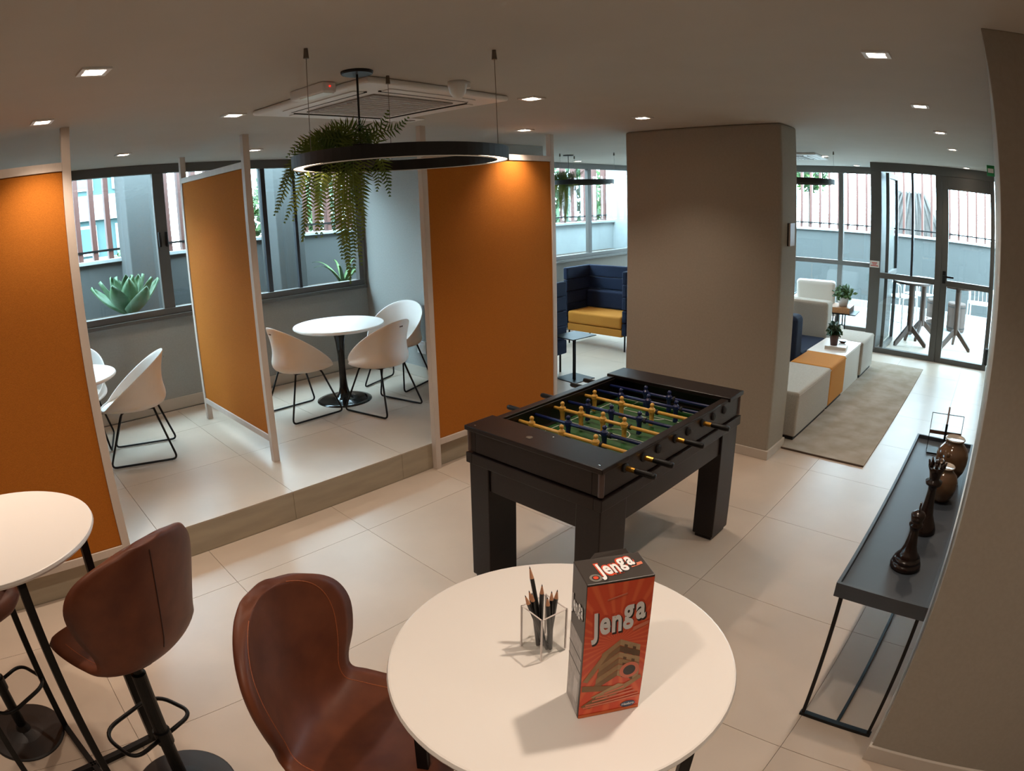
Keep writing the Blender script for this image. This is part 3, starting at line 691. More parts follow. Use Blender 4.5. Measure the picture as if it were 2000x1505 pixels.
# ---- game box
BW, BD, BH = .117, .074, .298
ang = math.atan2(.438-.504, .799-.703)
gb = thing('game_box', 'tall red and black block-stacking game box on the white table', 'game box', (.703, .504, 1.1), ang)
M_bxd = mat('box_charcoal', (.23, .205, .19), .4, nscale=3, namt=.1)
M_bxr = None
def box_red():
    mt = bpy.data.materials.new('box_red'); mt.use_nodes = True; nt = mt.node_tree; b = nt.nodes['Principled BSDF']; b.inputs['Roughness'].default_value = .35
    tc = nt.nodes.new('ShaderNodeTexCoord'); sp = nt.nodes.new('ShaderNodeSeparateXYZ'); nt.links.new(tc.outputs['Object'], sp.inputs[0])
    sx = nt.nodes.new('ShaderNodeMath'); sx.operation = 'SUBTRACT'; sx.inputs[1].default_value = .06; nt.links.new(sp.outputs[0], sx.inputs[0])
    sz = nt.nodes.new('ShaderNodeMath'); sz.operation = 'SUBTRACT'; sz.inputs[1].default_value = .17; nt.links.new(sp.outputs[2], sz.inputs[0])
    at = nt.nodes.new('ShaderNodeMath'); at.operation = 'ARCTAN2'; nt.links.new(sz.outputs[0], at.inputs[0]); nt.links.new(sx.outputs[0], at.inputs[1])
    mu = nt.nodes.new('ShaderNodeMath'); mu.operation = 'MULTIPLY'; mu.inputs[1].default_value = 30; nt.links.new(at.outputs[0], mu.inputs[0])
    si = nt.nodes.new('ShaderNodeMath'); si.operation = 'SINE'; nt.links.new(mu.outputs[0], si.inputs[0])
    rp = nt.nodes.new('ShaderNodeValToRGB'); rp.color_ramp.elements[0].position = .0; rp.color_ramp.elements[1].position = .9
    rp.color_ramp.elements[0].color = (*lin((.90, .33, .19)), 1); rp.color_ramp.elements[1].color = (*lin((.95, .43, .25)), 1)
    nt.links.new(si.outputs[0], rp.inputs[0]); nt.links.new(rp.outputs[0], b.inputs['Base Color']); return mt
M_bxr = box_red()
MB().box(0, BW, 0, BD, 0, BH).build('carton', M_bxd, gb, bevel=.0012)
e_ = .0004
MB().box(.001, BW-.001, -e_, 0, .001, BH-.004).build('front_print', M_bxr, gb)
MB().box(-e_, 0, .006, BD-.001, .002, .175).build('side_print', mat('print_grey', (.70, .68, .67), .5, nscale=60, namt=.15), gb)
for zz in (.105, .135): MB().box(-e_*2, -e_, .006, BD-.001, zz, zz+.002).build('side_rule', M_bxd, gb)
MB().box(-e_*2, -e_, .012, .035, .03, .08).build('side_block', mat('print_pale', (.80, .78, .77), .5), gb)
M_lw = mat('letter_white', (.95, .95, .95), .4); M_lk = mat('letter_shadow', (.10, .06, .05), .5); M_lr = mat('letter_outline', (.86, .30, .17), .4); M_pink = mat('print_pink', (.88, .50, .38), .5)
lets = [('J', -.0385, -.0065, .98), ('e', -.0235, -.0045, 1.0), ('n', -.0035, -.0045, 1.0), ('g', .0165, .0105, 1.0), ('a', .0370, .0115, 1.0)]
def logo(matrix, scale, name, red=True):
    layers = []
    if red: layers.append((M_lr, .11, 0, 0, .0002, 'lettering_outline'))
    layers += [(M_lk, .055, .0016, -.0028, .0005, 'lettering_shadow'), (M_lw, .034, 0, 0, .0008, 'lettering')]
    for (mt, bold, dx, dy, dz, nm) in layers:
        mb = MB()
        for k, (chh, x, y, s) in enumerate(lets):
            vs, fs = text_letters(chh, .046*s, bold, .04)
            mb.add([matrix @ Vector(((v.x*.80+x+dx)*scale, (v.y*1.42+y+dy)*scale, dz+.00002*k)) for v in vs], fs)
        mb.build(nm, mt, gb)
front = Matrix(((1, 0, 0, BW/2), (0, 0, -1, -e_), (0, 1, 0, .222), (0, 0, 0, 1)))
# rotate the word a little upwards to the right
def tilt(d): return Matrix.Rotation(R(d), 4, 'Z')
logo(front @ tilt(4), 1.04, 'front')
topM = Matrix(((1, 0, 0, BW/2+.004), (0, 1, 0, BD*.56), (0, 0, 1, BH+e_), (0, 0, 0, 1)))
logo(topM @ tilt(6), .76, 'top')
sideM = Matrix(((0, 0, -1, -e_), (-1, 0, 0, BD/2+.002), (0, 1, 0, .228), (0, 0, 0, 1)))
logo(sideM, .66, 'side', False)
def flat(name, poly, mt, dz=.0006, M_=front):
    MB().add([M_ @ Vector((x, y, dz)) for x, y in poly], [tuple(range(len(poly)))]).build(name, mt, gb)
# picture of the wooden tower (flat print)
tan = [mat('print_wood%d' % i, c, .5, nscale=40, namt=.12) for i, c in enumerate([(.68, .53, .36), (.56, .41, .26), (.74, .60, .44), (.42, .29, .17), (.62, .50, .36)])]
F0 = Matrix(((1, 0, 0, 0), (0, 0, -1, -e_), (0, 1, 0, 0), (0, 0, 0, 1)))
k = 0
for zz in [.160, .146, .132, .118, .104, .090]:
    sft = (.160-zz)*.12
    flat('printed_block', [(.034-sft, zz-.010), (.066, zz+.016), (.066, zz+.003), (.034-sft, zz-.023)], tan[k % 2], .0004+.00005*k, F0)
    flat('printed_block', [(.066, zz+.016), (.104+sft*.4, zz-.004), (.104+sft*.4, zz-.017), (.066, zz+.003)], tan[(k+2) % 5 if k % 2 else 2], .0004+.00005*k, F0)
    for q in (0, 1):
        flat('printed_gap', [(.074+q*.016, zz+.004-q*.008), (.080+q*.016, zz+.001-q*.008), (.080+q*.016, zz-.005-q*.008), (.074+q*.016, zz-.002-q*.008)], tan[3], .0008, F0)
    k += 1
for q, pl in enumerate([[(.003, .092), (.036, .148), (.046, .146), (.012, .088)], [(.003, .082), (.060, .070), (.060, .058), (.003, .068)], [(.02, .05), (.07, .074), (.09, .066), (.04, .040)], [(.05, .052), (.11, .086), (.114, .078), (.06, .042)], [(.003, .030), (.03, .050), (.06, .042), (.02, .022)]]):
    flat('printed_loose_block', pl, tan[q % 3], .00075+.00004*q, F0)
circ = lambda cx, cy, r, n=20, sx=1.: [(cx+r*sx*math.cos(2*PI*i/n), cy+r*math.sin(2*PI*i/n)) for i in range(n)]
flat('badge_ring', circ(.088, .102, .0185), mat('badge_pink', (.93, .50, .38), .4), .0011, F0); flat('badge_centre', circ(.088, .102, .0115), mat('badge_dark', (.25, .22, .21), .4), .0013, F0)
for q, (x0, x1, z) in enumerate([(.045, .082, .060), (.030, .098, .0525), (.024, .104, .045), (.012, .112, .036), (.008, .116, .030)]):
    flat('print_line', [(x0, z-.008+q*.0005), (x1, z+.002), (x1, z+.006), (x0, z-.004+q*.0005)], M_pink, .0012, F0)
flat('maker_oval', circ(.094, .016, .0075, 24, 1.9), mat('maker_blue', (.22, .30, .42), .4), .0012, F0)
vs, fs = text_letters('Hasbro', .008, .02)
MB().add([F0 @ Vector((v.x+.094, v.y+.0165, .0015)) for v in vs], fs).build('maker_name', M_lw, gb)
flat('bottom_strip', [(.001, .001), (BW-.001, .001), (BW-.001, .008), (.001, .008)], mat('print_orange', (.84, .42, .20), .5), .0010, F0)
T0 = Matrix(((1, 0, 0, 0), (0, 1, 0, 0), (0, 0, 1, BH), (0, 0, 0, 1)))
flat('top_badge', circ(.020, .016, .0105), mat('badge_grey', (.50, .48, .45), .5), .0004, T0); flat('top_badge_centre', circ(.020, .016, .0065), M_lk, .0006, T0); flat('top_badge_dot', circ(.020, .016, .0045), M_lr, .0008, T0)
flat('top_tagline', [(.088, .030), (.110, .036), (.110, .044), (.088, .038)], M_pink, .0007, T0)
flat('front_tagline', [(.086, .190), (.114, .201), (.114, .208), (.086, .199)], M_pink, .0012, F0)
flat('front_strapline', [(.036, .262), (.070, .270), (.070, .273), (.036, .265)], M_pink, .0012, F0)
fl_ = MB().add([(.03, BD, BH), (.10, BD, BH), (.095, BD+.006, BH+.007), (.04, BD+.006, BH+.006)], [(0, 1, 2, 3)]).build('lid_flap', M_bxd, gb, solid=.0008)
# ================================================================== FOOTBALL TABLE
FX, FY = 2.722, 1.807
ft = thing('football_table', 'dark wood table-football table before the taupe pillar', 'football table', (FX, FY, 0))
hx, hy = .697, .408; zt = .893
# upper box walls
MB().box(-hx, hx, -hy, -hy+.05, .755, .872).build('side_rail', M_wenge, ft, bevel=.003)
MB().box(-hx, hx, hy-.05, hy, .755, .872).build('side_rail', M_wenge, ft, bevel=.003)
for s in (-1, 1):
    MB().box(s*hx if s < 0 else hx-.05, -hx+.05 if s < 0 else hx, -hy+.05, hy-.05, .755, .868).build('end_wall', M_wenge, ft, bevel=.003)
    x0, x1 = (-hx-.014, -hx+.190) if s < 0 else (hx-.165, hx+.028)
    MB().box(x0, x1, -hy-.012, hy+.016, .868, zt).build('end_board', M_wenge, ft, bevel=.004)
for y in (-hy-.002, hy-.042): MB().box(-hx+.19, hx-.165, y, y+.044, .872, .884).build('rail_cap', M_wenge, ft, bevel=.003)
# middle band, apron
bd = MB(); 
for (a, b, c, d) in ((-hx-.012, hx+.012, -hy-.012, -hy+.03), (-hx-.012, hx+.012, hy-.03, hy+.012), (-hx-.012, -hx+.03, -hy+.03, hy-.03), (hx-.03, hx+.012, -hy+.03, hy-.03)):
    MB().box(a, b, c, d, .692, .748).build('belt', M_wenge, ft, bevel=.003)
for (a, b, c, d) in ((-hx+.02, hx-.02, -hy+.012, -hy+.035), (-hx+.02, hx-.02, hy-.035, hy-.012), (-hx+.012, -hx+.035, -hy+.03, hy-.03), (hx-.035, hx-.012, -hy+.03, hy-.03)):
    MB().box(a, b, c, d, .562, .692).build('apron', M_wenge, ft, bevel=.002)
    MB().box(a, b, c, d, .748, .756).build('reveal', M_dark, ft)
for sx in (-1, 1):
    for sy in (-1, 1):
        x0, x1 = (-hx, -hx+.205) if sx < 0 else (hx-.205, hx); y0, y1 = (-hy, -hy+.135) if sy < 0 else (hy-.135, hy)
        MB().box(x0, x1, y0, y1, .025, .69).box(x0+.012, x1-.012, y0+.012, y1-.012, 0, .025).build('leg', M_wenge, ft, bevel=.005)
        cx, cy = sx*(hx-.006), sy*(hy-.006)
        MB().cyl((cx, cy, .758), (cx, cy, .866), .014, n=14).build('corner_trim', mat('corner_dark', (.30, .24, .22), .3), ft)
# pitch
MB().box(-hx+.05, hx-.05, -hy+.05, hy-.05, .735, .742).build('pitch', M_pitch, ft)
pm = MB(); zl = .7425
ring = [(.085*math.cos(2*PI*i/40), .085*math.sin(2*PI*i/40)) for i in range(40)]; rin = [(x*.94, y*.94) for x, y in ring]
pm.add([(x, y, zl) for x, y in ring]+[(x, y, zl) for x, y in rin], [(i, (i+1) % 40, 40+(i+1) % 40, 40+i) for i in range(40)])
def rect(x0, x1, y0, y1): pm.add([(x0, y0, zl), (x1, y0, zl), (x1, y1, zl), (x0, y1, zl)], [(0, 1, 2, 3)])
rect(-.0025, .0025, -hy+.05, hy-.05)
for s in (-1, 1):
    rect(-.56, .56, s*.318-.0025, s*.318+.0025); rect(s*.56-.0025, s*.56+.0025, -.32, .32)
    rect(min(s*.38, s*.56), max(s*.38, s*.56), -.2-.0025, -.2+.0025); rect(min(s*.38, s*.56), max(s*.38, s*.56), .2-.0025, .2+.0025); rect(s*.38-.0025, s*.38+.0025, -.2, .2)
    arc = [(s*.38-s*.05*math.cos(a*PI/12), .09*math.sin(a*PI/12)) for a in range(-6, 7)]
    pm.add([(x, y, zl) for x, y in arc]+[(x+s*.005, y*.95, zl) for x, y in arc], [(i, i+1, 14+i, 13+i) for i in range(12)])
pm.build('pitch_marking', M_line, ft)
# rods
def player_mesh(mt):
    mb = MB()
    mb.lathe([(.013, -.075), (.015, -.073), (.012, -.045), (.014, -.02), (.019, -.005), (.019, .012), (.010, .021), (.006, .025)], 12)
    mb.sphere((0, 0, .034), .0125, 12); mb.box(-.013, .013, -.009, .009, -.082, -.070)
    return mb.mesh('player', mt)
PY, PBl = player_mesh(M_cream), player_mesh(M_navyp)
zr = .838
rods = [(2.199, 'y', [0.]), (2.351, 'y', [.27, .07, -.14]), (2.481, 'b', [.13, -.10]), (2.645, 'y', [.30, .17, .025, -.11]), (2.775, 'b', [.22, .06, -.12]), (2.936, 'y', [.29, .10, -.10]), (3.063, 'b', [.19, .0, -.18]), (3.199, 'b', [.1, -.06])]
for (rx, team, men) in rods:
    x = rx-FX; mt = M_cream if team == 'y' else M_navyp
    rod = MB().cyl((x, -hy+.03, zr), (x, hy-.03, zr), .0095, n=12).build('rod', mt, ft, smooth=True)
    s = -1 if team == 'y' else 1
    MB().cyl((x, s*(hy-.05), zr), (x, s*(hy+.055), zr), .0120, n=12).build('rod_sleeve', M_brass if team == 'y' else M_chrome, rod)
    MB().tube([(x, s*(hy+.05), zr), (x, s*(hy+.06), zr), (x, s*(hy+.14), zr), (x, s*(hy+.155), zr)], .014, 12, rs=[.011, .0135, .0155, .013]).build('grip', M_blackm, rod, smooth=True)
    for q in (-1, 1): MB().lathe([(.022, 0), (.022, .006), (.014, .010)], 14).build('bushing', M_dark, rod, loc=(x, q*(hy+.001), zr)).rotation_euler = (-q*PI/2, 0, 0)
    for y in men: link('player', PY if team == 'y' else PBl, rod, (x, y, zr))
    if len(men) > 1: MB().cyl((x, men[-1]-.04, zr), (x, men[-1]-.028, zr), .0155, n=12).build('bumper', M_dark, rod)
    MB().sphere((x, hy-.066, zr), .008, 8).build('rod_stop', M_chrome, rod)
cw = MB().lathe([(.017, 0), (.017, .002), (.013, .003), (1e-4, .002)], 18).build('coin_cap', M_steel, ft, loc=(-hx+.07, .06, zt))
for (a, b) in ((-hx+.02, hy-.03), (-hx+.15, -.02), (-hx+.02, -hy+.03)): MB().lathe([(.005, 0), (.004, .001), (1e-4, .0015)], 8).build('screw', M_chrome, ft, loc=(a, b, zt))

# ================================================================== CONSOLE AND ORNAMENTS
CX0, CX1, CY0, CY1, CZ = 2.128, 3.985, -.008, .388, .671
ct = thing('console_table', 'slate blue tray-top console table along the right wall', 'console table', (CX0, CY0, 0))
L_, D_ = CX1-CX0, CY1-CY0
MB().box(0, L_, 0, D_, CZ-.060, CZ-.022).build('tray_base', M_console, ct, bevel=.002)
for (a, b, c, d) in ((0, L_, D_-.014, D_), (0, L_, 0, .014), (0, .014, .014, D_-.014), (L_-.014, L_, .014, D_-.014)): MB().box(a, b, c, d, CZ-.024, CZ).build('tray_rim', M_console, ct, bevel=.001)
for x in (.002, L_-.020):
    for y in (.02, D_-.040): MB().box(x, x+.016, y, y+.016, 0, CZ-.060).build('leg', M_alud if 0 else M_blackm, ct, bevel=.002)
    MB().box(x-.004, x+.022, .014, D_-.018, 0, .016).build('foot_bar', M_blackm, ct, bevel=.002)
MB().box(.0, L_, D_/2-.012, D_/2+.004, 0.001, .015).build('stretcher', M_blackm, ct, bevel=.002)
zc = CZ-.022
def chess(loc, label, prof, crown=None, sc=1.):
    t = thing('chess_piece', label, 'chess piece', loc, group='oversized chess pieces on the console')
    MB().lathe([(r*1.18, z*sc) for r, z in prof], 28).build('body', M_ebony, t, smooth=True)
    if crown == 'king':
        MB().box(-.006, .006, -.004, .004, .262*sc, .30*sc).box(-.015, .015, -.004, .004, .278*sc, .288*sc).build('cross', M_ebony, t, bevel=.001)
    if crown == 'queen':
        for k in range(8):
            a = 2*PI*k/8; MB().tube([(.034*math.cos(a), .034*math.sin(a), .30), (.044*math.cos(a), .044*math.sin(a), .325)], .008, 8, rs=[.009, .004]).build('crown_point', M_ebony, t, smooth=True)
        MB().sphere((0, 0, .318), .012).build('finial', M_ebony, t, smooth=True)
    return t
kp = [(1e-4, 0), (.058, 0), (.060, .012), (.056, .026), (.050, .03), (.053, .036), (.05, .046), (.042, .05), (.044, .056), (.034, .07), (.025, .10), (.019, .14), (.016, .175), (.017, .19), (.026, .195), (.027, .202), (.020, .208), (.024, .222), (.028, .245), (.022, .256), (.008, .264), (1e-4, .266)]
chess((2.421, .161, zc), 'large dark wooden chess king at the near end of the console', kp, 'king', .92)
qp = [(1e-4, 0), (.054, 0), (.056, .012), (.05, .03), (.042, .05), (.03, .08), (.022, .13), (.018, .19), (.018, .215), (.034, .222), (.036, .235), (.022, .242), (.022, .25), (.028, .275), (.038, .302), (.034, .304), (.02, .296), (1e-4, .30)]
chess((2.764, .147, zc), 'taller dark wooden chess queen with a pointed crown on the console', qp, 'queen', 1.)
def vase(loc, label, sc):
    t = thing('vase', label, 'vase', loc, group='brown ceramic vases on the console')
    MB().lathe([(r*sc, z*sc) for r, z in [(1e-4, .004), (.06, 0), (.075, .012), (.10, .05), (.113, .10), (.112, .14), (.098, .18), (.072, .205), (.062, .215), (.064, .228), (.070, .236), (.066, .24), (.056, .236), (.052, .22), (.06, .20), (.085, .17), (.095, .12), (.085, .05), (1e-4, .02)]], 40).build('body', M_vase, t, smooth=True)
    MB().lathe([(.066*sc, .236*sc), (.0715*sc, .238*sc), (.068*sc, .243*sc), (.061*sc, .24*sc)], 40).build('rim', M_chrome if 0 else mat('glazed_rim', (.72, .66, .60), .12, metal=.4), t, smooth=True)
    for (a, z, r) in ((2.6, .12, .022), (2.2, .10, .02), (2.9, .165, .016), (2.35, .16, .015)):
        MB().sphere((.106*sc*math.cos(a)*(.98 if z < .15 else .92), .106*sc*math.sin(a)*(.98 if z < .15 else .92), z*sc), r*sc, 12).build('boss', M_vase, t, smooth=True)
    return t
vase((3.135, .115, zc), 'smaller round brown glazed vase behind the chess queen', .72)
vase((3.45, .105, zc), 'larger round brown glazed vase at the far end of the console', .88)
wf = thing('wire_frame_ornament', 'thin black wire frame ornament with a slim candle at the console end', 'ornament', (3.80, .19, zc), R(8))
MB().tube([(0, -.105, .006), (0, .105, .006), (0, .105, .225), (0, -.105, .225)], .003, 6, closed=True).build('wire_frame', M_blackm, wf)
MB().box(-.004, .004, -.105, .105, .105, .125).build('crossbar', mat('ornament_wood', (.36, .25, .18), .5), wf)
MB().box(-.05, .05, -.105, .105, 0, .008).build('base_plate', M_blackm, wf)
MB().cyl((0, 0, .008), (0, 0, .17), .008, n=10).build('candle_holder', M_blackm, wf); MB().cyl((0, 0, .17), (0, 0, .27), .006, n=10).build('candle', mat('candle_pale', (.80, .70, .66), .5), wf)

# wall bits
wp = thing('wall_control_panel', 'slim pale control panel on the side of the pillar', 'control panel', (4.80, 1.62, 1.725))
MB().box(-.055, .055, -.010, 0, -.085, .085).build('back_box', M_dark, wp, bevel=.002); MB().box(-.055, .055, -.024, -.010, -.085, .085).build('face_plate', mat('panel_pinkgrey', (.72, .66, .63), .4), wp, bevel=.002)
ex = thing('exit_sign', 'small green exit sign high on the right wall', 'exit sign', (6.6, -.025, 2.40))
MB().box(-.01, .01, 0, .09, -.05, .05).build('plate', M_signg, ex, bevel=.002); MB().box(-.0115, -.01, .012, .078, -.02, .02).build('arrow_field', M_sign, ex)
dn = thing('door_notice', 'small white notice on the post left of the terrace doors', 'notice', (9.052, 1.785, 1.185))
MB().box(-.003, 0, -.07, .07, -.045, .045).build('sheet', M_sign, dn)
for (z, a) in ((.018, .04), (.0, .03), (-.02, .055)): MB().box(-.004, -.003, -a, a, z-.006, z+.005).build('print_line', M_red, dn)
sw = thing('door_stop_box', 'small dark box low on the wall by the terrace door', 'wall box', (8.75, -.025, .25))
MB().box(-.05, .05, 0, .045, -.10, .10).build('case', M_dark, sw, bevel=.006); MB().box(-.03, .03, .045, .05, -.02, .06).build('face', M_blackm, sw)

# ================================================================== LOUNGE BEHIND THE PILLAR
rg = thing('lounge_rug', 'long greige woven rug beside the beige ottomans', 'rug', (4.935, .885, 0))
MB().box(0, 3.56, 0, 1.115, 0, .012).build('pile', M_rug, rg, bevel=.003); MB().box(-.012, 0, 0, 1.115, 0, .013).build('binding', M_rugedge, rg)
def ottoman(label, x0, x1, y0, y1, z1, mt, kind='ottoman', group='lounge ottomans', seam=True):
    t = thing('ottoman', label, kind, ((x0+x1)/2, (y0+y1)/2, .012), group=group); a = (x1-x0)/2; b = (y1-y0)/2; z1 -= .012
    MB().box(-a+.02, a-.02, -b+.02, b-.02, 0, .03).build('plinth', M_beiged, t)
    MB().box(-a, a, -b, b, .03, z1).build('upholstery', mt, t, bevel=.022, seg=4)
    if seam: MB().tube([(-a, -b, z1-.025), (a, -b, z1-.025), (a, b, z1-.025), (-a, b, z1-.025)], .004, 5, closed=True).build('piping', mt, t)
    return t
ottoman('beige upholstered ottoman nearest the pillar', 5.115, 6.12, 1.56, 2.0, .43, M_beige)
ottoman('mustard ottoman between beige ottoman and white low table', 6.125, 6.72, 1.56, 2.0, .43, M_mustday)
ottoman('pale ottoman at the far end of the row by the terrace', 7.50, 8.16, 1.55, 2.0, .43, M_beige)
lt = thing('low_table', 'white block low table with a book and a small plant', 'low table', (7.11, 1.83, .012), group=None)
MB().box(-.385, .385, -.25, .19, 0, .39).build('body', mat('low_table_side', (.80, .77, .73), .5), lt, bevel=.004); MB().box(-.388, .388, -.255, .18, .39, .415).build('table_top', M_white, lt, bevel=.003)
bk = thing('book', 'thick white book lying on the low table', 'book', (7.05, 1.76, .427), R(8))
MB().box(-.15, .15, -.12, .12, 0, .005).box(-.15, .15, -.12, .12, .035, .04).box(-.15, .15, .114, .12, .005, .035).build('cover', M_white, bk); MB().box(-.145, .145, -.115, .114, .005, .035).build('pages', M_book, bk)
pp = thing('potted_succulent', 'small plant in a brown pot standing on the white book', 'potted plant', (6.98, 1.78, .467))
MB().lathe([(1e-4, 0), (.04, 0), (.052, .10), (.056, .115), (.048, .115), (1e-4, .10)], 20).build('pot', M_terra, pp, smooth=True)
link('foliage', foliage(160, .07, .07, .06, .06, 11, M_leaf), pp, (0, 0, .165))['kind'] = 'stuff'
bt = thing('dark_bowl', 'small dark bowl on the white book beside the plant', 'bowl', (7.14, 1.72, .467))
MB().lathe([(1e-4, 0), (.025, 0), (.055, .03), (.05, .03), (.022, .008), (1e-4, .008)], 20).build('body', M_terra, bt, smooth=True); MB().lathe([(.055, .028), (.057, .031), (.05, .031)], 20).build('rim', M_ebony, bt)
# modular sofa behind: navy back + seat, big beige sofa
ns = thing('navy_sofa', 'navy sofa unit with upright cushion behind the mustard ottoman', 'sofa', (6.9, 2.4, .0))
MB().box(-.30, .62, -.375, .35, .05, .42).build('seat', M_navy, ns, bevel=.03, seg=4)
MB().box(-.56, -.30, -.375, .40, .05, .83).build('backrest', M_navy, ns, bevel=.06, seg=5)
for (x, y) in ((-.5, -.3), (.55, -.3), (-.5, .3), (.55, .3)): MB().cyl((x, y, 0), (x, y, .06), .02, n=10).build('foot', M_beiged, ns)
bs = thing('beige_sofa', 'large beige sofa back beyond the navy unit', 'sofa', (7.85, 2.75, 0))
MB().box(-.30, -.06, -.72, .60, .06, .82).build('backrest', M_beige, bs, bevel=.04, seg=4)
MB().box(-.06, .60, -.72, .60, .06, .42).build('seat', M_beige, bs, bevel=.03, seg=4)
for (x, y) in ((-.2, -.6), (.5, -.6), (-.2, .5), (.5, .5)): MB().cyl((x, y, 0), (x, y, .07), .02, n=10).build('foot', M_beiged, bs)
st = thing('side_table', 'small side table with thick wooden top behind the sofa', 'side table', (9.35, 2.30, 0), R(4))
MB().box(-.21, .21, -.15, .15, .45, .53).build('wood_top', M_wood, st, bevel=.004); MB().box(-.22, .20, -.24, .14, .435, .45).build('metal_tray', M_blackm, st)
for (x, y) in ((-.15, .10), (.15, .10), (-.15, -.08)): MB().cyl((x, y, 0), (x, y, .44), .01, n=8).build('leg', M_blackm, st)
MB().box(-.17, .17, -.10, .12, 0, .01).build('base', M_blackm, st)
p2 = thing('potted_herb', 'bushy green herb in a pale pot on the wooden side table', 'potted plant', (9.32, 2.28, .53))
MB().lathe([(1e-4, 0), (.06, 0), (.085, .10), (.085, .13), (.072, .13), (1e-4, .11)], 20).build('pot', M_plaswhite, p2, smooth=True)
link('foliage', foliage(260, .13, .13, .08, .07, 12, M_leaf2), p2, (0, 0, .19))['kind'] = 'stuff'
ac = thing('armchair', 'white lounge armchair with black arms by the glass wall', 'armchair', (9.97, 2.84, 0), R(-82))
MB().box(-.34, .34, -.32, .32, .30, .42).build('seat', M_white, ac, bevel=.03, seg=3)
bk2 = MB().box(-.30, .30, -.06, .06, 0, .46).build('backrest', M_white, ac, bevel=.05, seg=4); bk2.location = (0, -.27, .38); bk2.rotation_euler = (R(14), 0, 0)
for s in (-1, 1): MB().tube(arc_pts([(s*.36, -.36, 0), (s*.36, -.34, .57), (s*.36, .34, .57), (s*.36, .36, 0)], .05), .012, 8).build('arm_frame', M_blackm, ac, smooth=True)

# ================================================================== NAVY BOOTHS LEFT OF THE PILLAR
def booth(loc, rz, label, W_=1.0):
    b = thing('high_back_booth', label, 'booth sofa', loc, rz, group='navy high-back booths')
    hw = W_/2; n = 5; zb, ztp = .22, 1.065
    ch_ = (ztp-zb)/n
    for k in range(n):
        MB().box(-hw, hw, -.07, .0, zb+k*ch_+.003, zb+(k+1)*ch_-.003).build('back_channel', M_navy, b, bevel=.016, seg=3)
        for s in (-1, 1): MB().box(s*hw-.035, s*hw+.035, -.07, .52, zb+k*ch_+.003, zb+(k+1)*ch_-.003).build('wing_channel', M_navy, b, bevel=.016, seg=3)
    MB().box(-hw+.035, hw-.035, 0, .52, .20, .30).build('seat_base', M_mustday, b, bevel=.01)
    MB().box(-hw+.04, hw-.04, 0, .53, .305, .47).build('seat_cushion', M_mustday, b, bevel=.03, seg=4)
    MB().box(-hw+.04, hw-.04, 0, .09, .47, .72).build('back_cushion', M_navy, b, bevel=.03, seg=4)
    for s in (-1, 1):
        for y in (-.03, .46): MB().cyl((s*(hw-.02), y, 0), (s*(hw-.02), y, .21), .012, n=8).build('leg', M_blackm, b)
    return b
booth((7.38, 4.93, 0), R(90), 'navy high-back booth with mustard seat facing left by the window', .96)
booth((5.17, 4.95, 0), R(-90), 'navy high-back booth seen from its side beside the mustard partition', .90)
sb = thing('booth_side_unit', 'low navy side unit at the near end of the window booth', 'side unit', (7.1, 4.31, 0))
MB().box(-.26, .26, -.09, .08, .2, .72).build('body', M_navy, sb, bevel=.015); MB().box(-.26, .26, -.09, .08, .72, .735).build('top', M_white, sb, bevel=.003)
for s in (-1, 1): MB().cyl((s*.2, 0, 0), (s*.2, 0, .2), .012, n=8).build('leg', M_blackm, sb)
cs = thing('c_side_table', 'black steel laptop side table on square foot near the football table', 'side table', (5.52, 4.22, 0), R(-6))
MB().box(-.16, .16, -.16, .16, 0, .008).build('foot_plate', M_blackm, cs, bevel=.002); MB().box(-.06, -.035, -.05, -.02, .008, .49).build('stem', M_blackm, cs, bevel=.002)
MB().box(-.20, .18, -.16, .16, .49, .500).build('table_top', M_blackm, cs, bevel=.002)

# ================================================================== TERRACE FURNITURE
def tripod(loc, rz, label):
    t = thing('tripod_bar_table', label, 'bar table', loc, rz, group='wooden tripod bar tables on the terrace')
    MB().lathe([(1e-4, .89), (.30, .89), (.30, .92), (1e-4, .92)], 32).build('table_top', M_woodt, t)
    MB().cyl((0, 0, .20), (0, 0, .89), .05, n=12).build('column', M_woodt, t)
    for k in range(3):
        Mk = Matrix.Rotation(k*2*PI/3, 4, 'Z')
        MB().prism([(.03, .20), (.03, .30), (.30, .05), (.30, 0), (.26, 0)], -.02, .02, Mk @ Matrix(((1, 0, 0, 0), (0, 0, -1, 0), (0, 1, 0, 0), (0, 0, 0, 1)))).build('foot', M_woodt, t, bevel=.003)
    return t
tripod((9.95, 1.33, 0), R(20), 'wooden tripod bar table nearest the open terrace leaf')
tripod((10.55, 1.21, 0), R(50), 'second wooden tripod bar table behind the first')
tripod((10.2, .58, 0), R(10), 'wooden tripod bar table beyond the right terrace door')
def wire_chair(loc, rz, label):
    t = thing('terrace_bar_chair', label, 'bar chair', loc, rz, group='white metal bar chairs on the terrace')
    MB().box(-.21, .21, -.2, .2, .70, .725).build('seat', M_plaswhite, t, bevel=.01)
    for s in (-1, 1):
        for y in (-.2, .2): MB().cyl((s*.21, y*1.1, 0), (s*.2, y*.95, .71), .012, n=8).build('leg', M_plaswhite, t)
    MB().tube(arc_pts([(-.23, .16, .72), (-.23, .15, .95), (-.23, -.2, 1.02), (.23, -.2, 1.02), (.23, .15, .95), (.23, .16, .72)], .06), .016, 8).build('arm_rail', M_plaswhite, t, smooth=True)
    for k in range(5): MB().cyl((-.16+k*.08, -.2, .72), (-.16+k*.08, -.215, 1.01), .006, n=6).build('back_rod', M_plaswhite, t)
    MB().tube([(-.2, -.2, .25), (.2, -.2, .25), (.2, .2, .25), (-.2, .2, .25)], .009, 6, closed=True).build('foot_ring', M_plaswhite, t)
    t.scale = (1, 1, .82)
    return t
wire_chair((10.75, 1.62, 0), R(150), 'white metal bar chair behind the first tripod table')
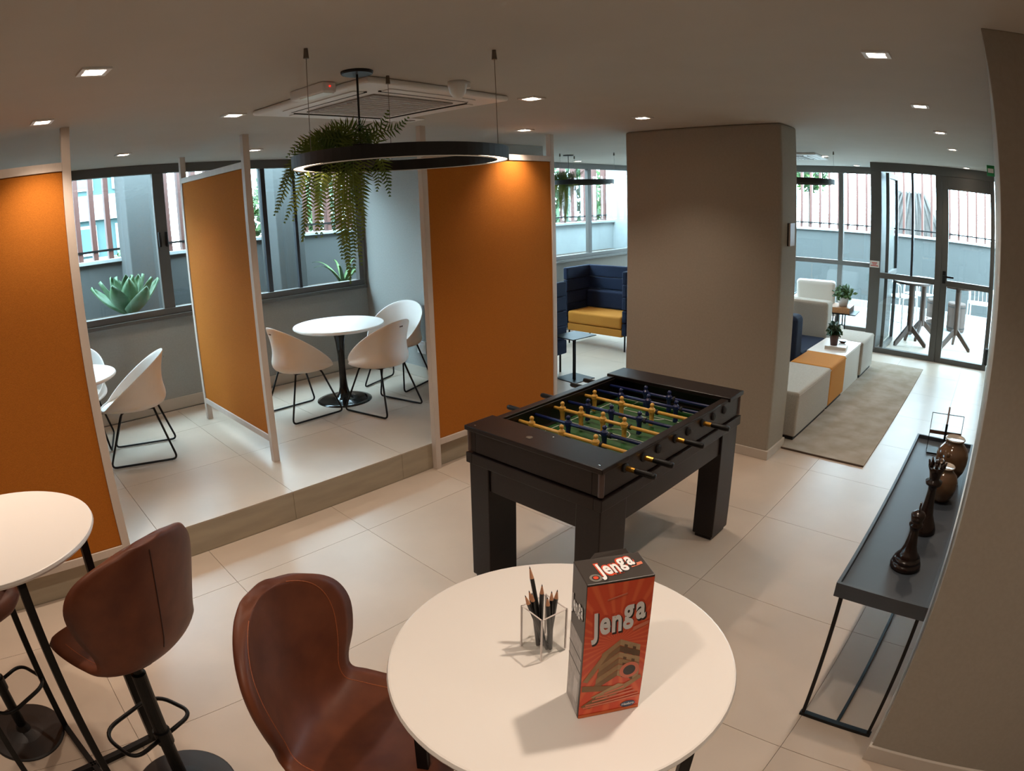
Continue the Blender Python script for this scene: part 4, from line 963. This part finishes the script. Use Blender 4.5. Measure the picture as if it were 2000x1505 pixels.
wire_chair((11.3, 1.38, 0), R(60), 'white metal bar chair between the two tripod tables')
wire_chair((11.2, .22, 0), R(100), 'white metal bar chair framed by the right terrace door')
wire_chair((11.6, -.30, 0), R(60), 'white metal bar chair cut by the right wall edge')
def drum(loc, label):
    t = thing('drum_stool', label, 'drum stool', loc, group='brown drum stools on the terrace')
    MB().lathe([(1e-4, 0), (.17, 0), (.18, .03), (.18, .45), (.17, .47), (1e-4, .47)], 28).build('body', M_woodt, t)
    for z in (.06, .41): MB().lathe([(.181, z-.012), (.184, z), (.181, z+.012)], 28).build('band', M_beiged, t)
    return t
drum((11.85, 1.10, 0), 'brown drum stool left of the door post on the terrace'); drum((11.75, .68, 0), 'brown drum stool right of the door post on the terrace')

# ================================================================== AGAVE OUTSIDE THE LEFT WINDOW
def agave_leaf():
    P = []
    for i in range(13):
        t = i/12; w = .105*math.sin(PI*min(1, .16+t*.84))**.8*(1 if t < .95 else .6); x = .44*t; z = .20*t*t*0+.05*math.sin(PI*t); row = []
        for j in range(7):
            u = -1+2*j/6; row.append((x, w*u, -z*.6+.055*u*u*(1-.4*t)))
        P.append(row)
    return MB().grid(P).mesh('leaf', M_agave, smooth=True)
AL = agave_leaf()
ag = thing('agave', 'large pale green agave rosette outside the left booth window', 'agave', (1.46, 6.55, 1.02))
for k in range(17):
    a = k*2.39996+.4; el = 80-50*(k/17); s = .80+.35*(k/17)
    o = link('leaf', AL, ag, (.03*math.cos(a), .03*math.sin(a), .14-.004*k), rot=(0, -R(el), a)); o.rotation_mode = 'XYZ'; o.scale = (s, s, s)
    o.modifiers.new('thick', 'SOLIDIFY').thickness = .006
MB().cyl((0, 0, 0), (0, 0, .16), .05, n=12).build('stem', M_woodt, ag)
fp = thing('garden_palm_leaf', 'bright green strappy plant outside behind the fern', 'plant', (4.2, 6.82, 1.02))
for k in range(9):
    a = R(200+k*33); MB().grid([[(.55*t*math.cos(a)-w*(1-t)*.03*math.sin(a), .55*t*math.sin(a)+w*(1-t)*.03*math.cos(a), .75*t-.45*t*t) for w in (-1, 0, 1)] for t in [i/8 for i in range(9)]]).build('leaf', M_leaf2, fp, smooth=True, solid=.003)
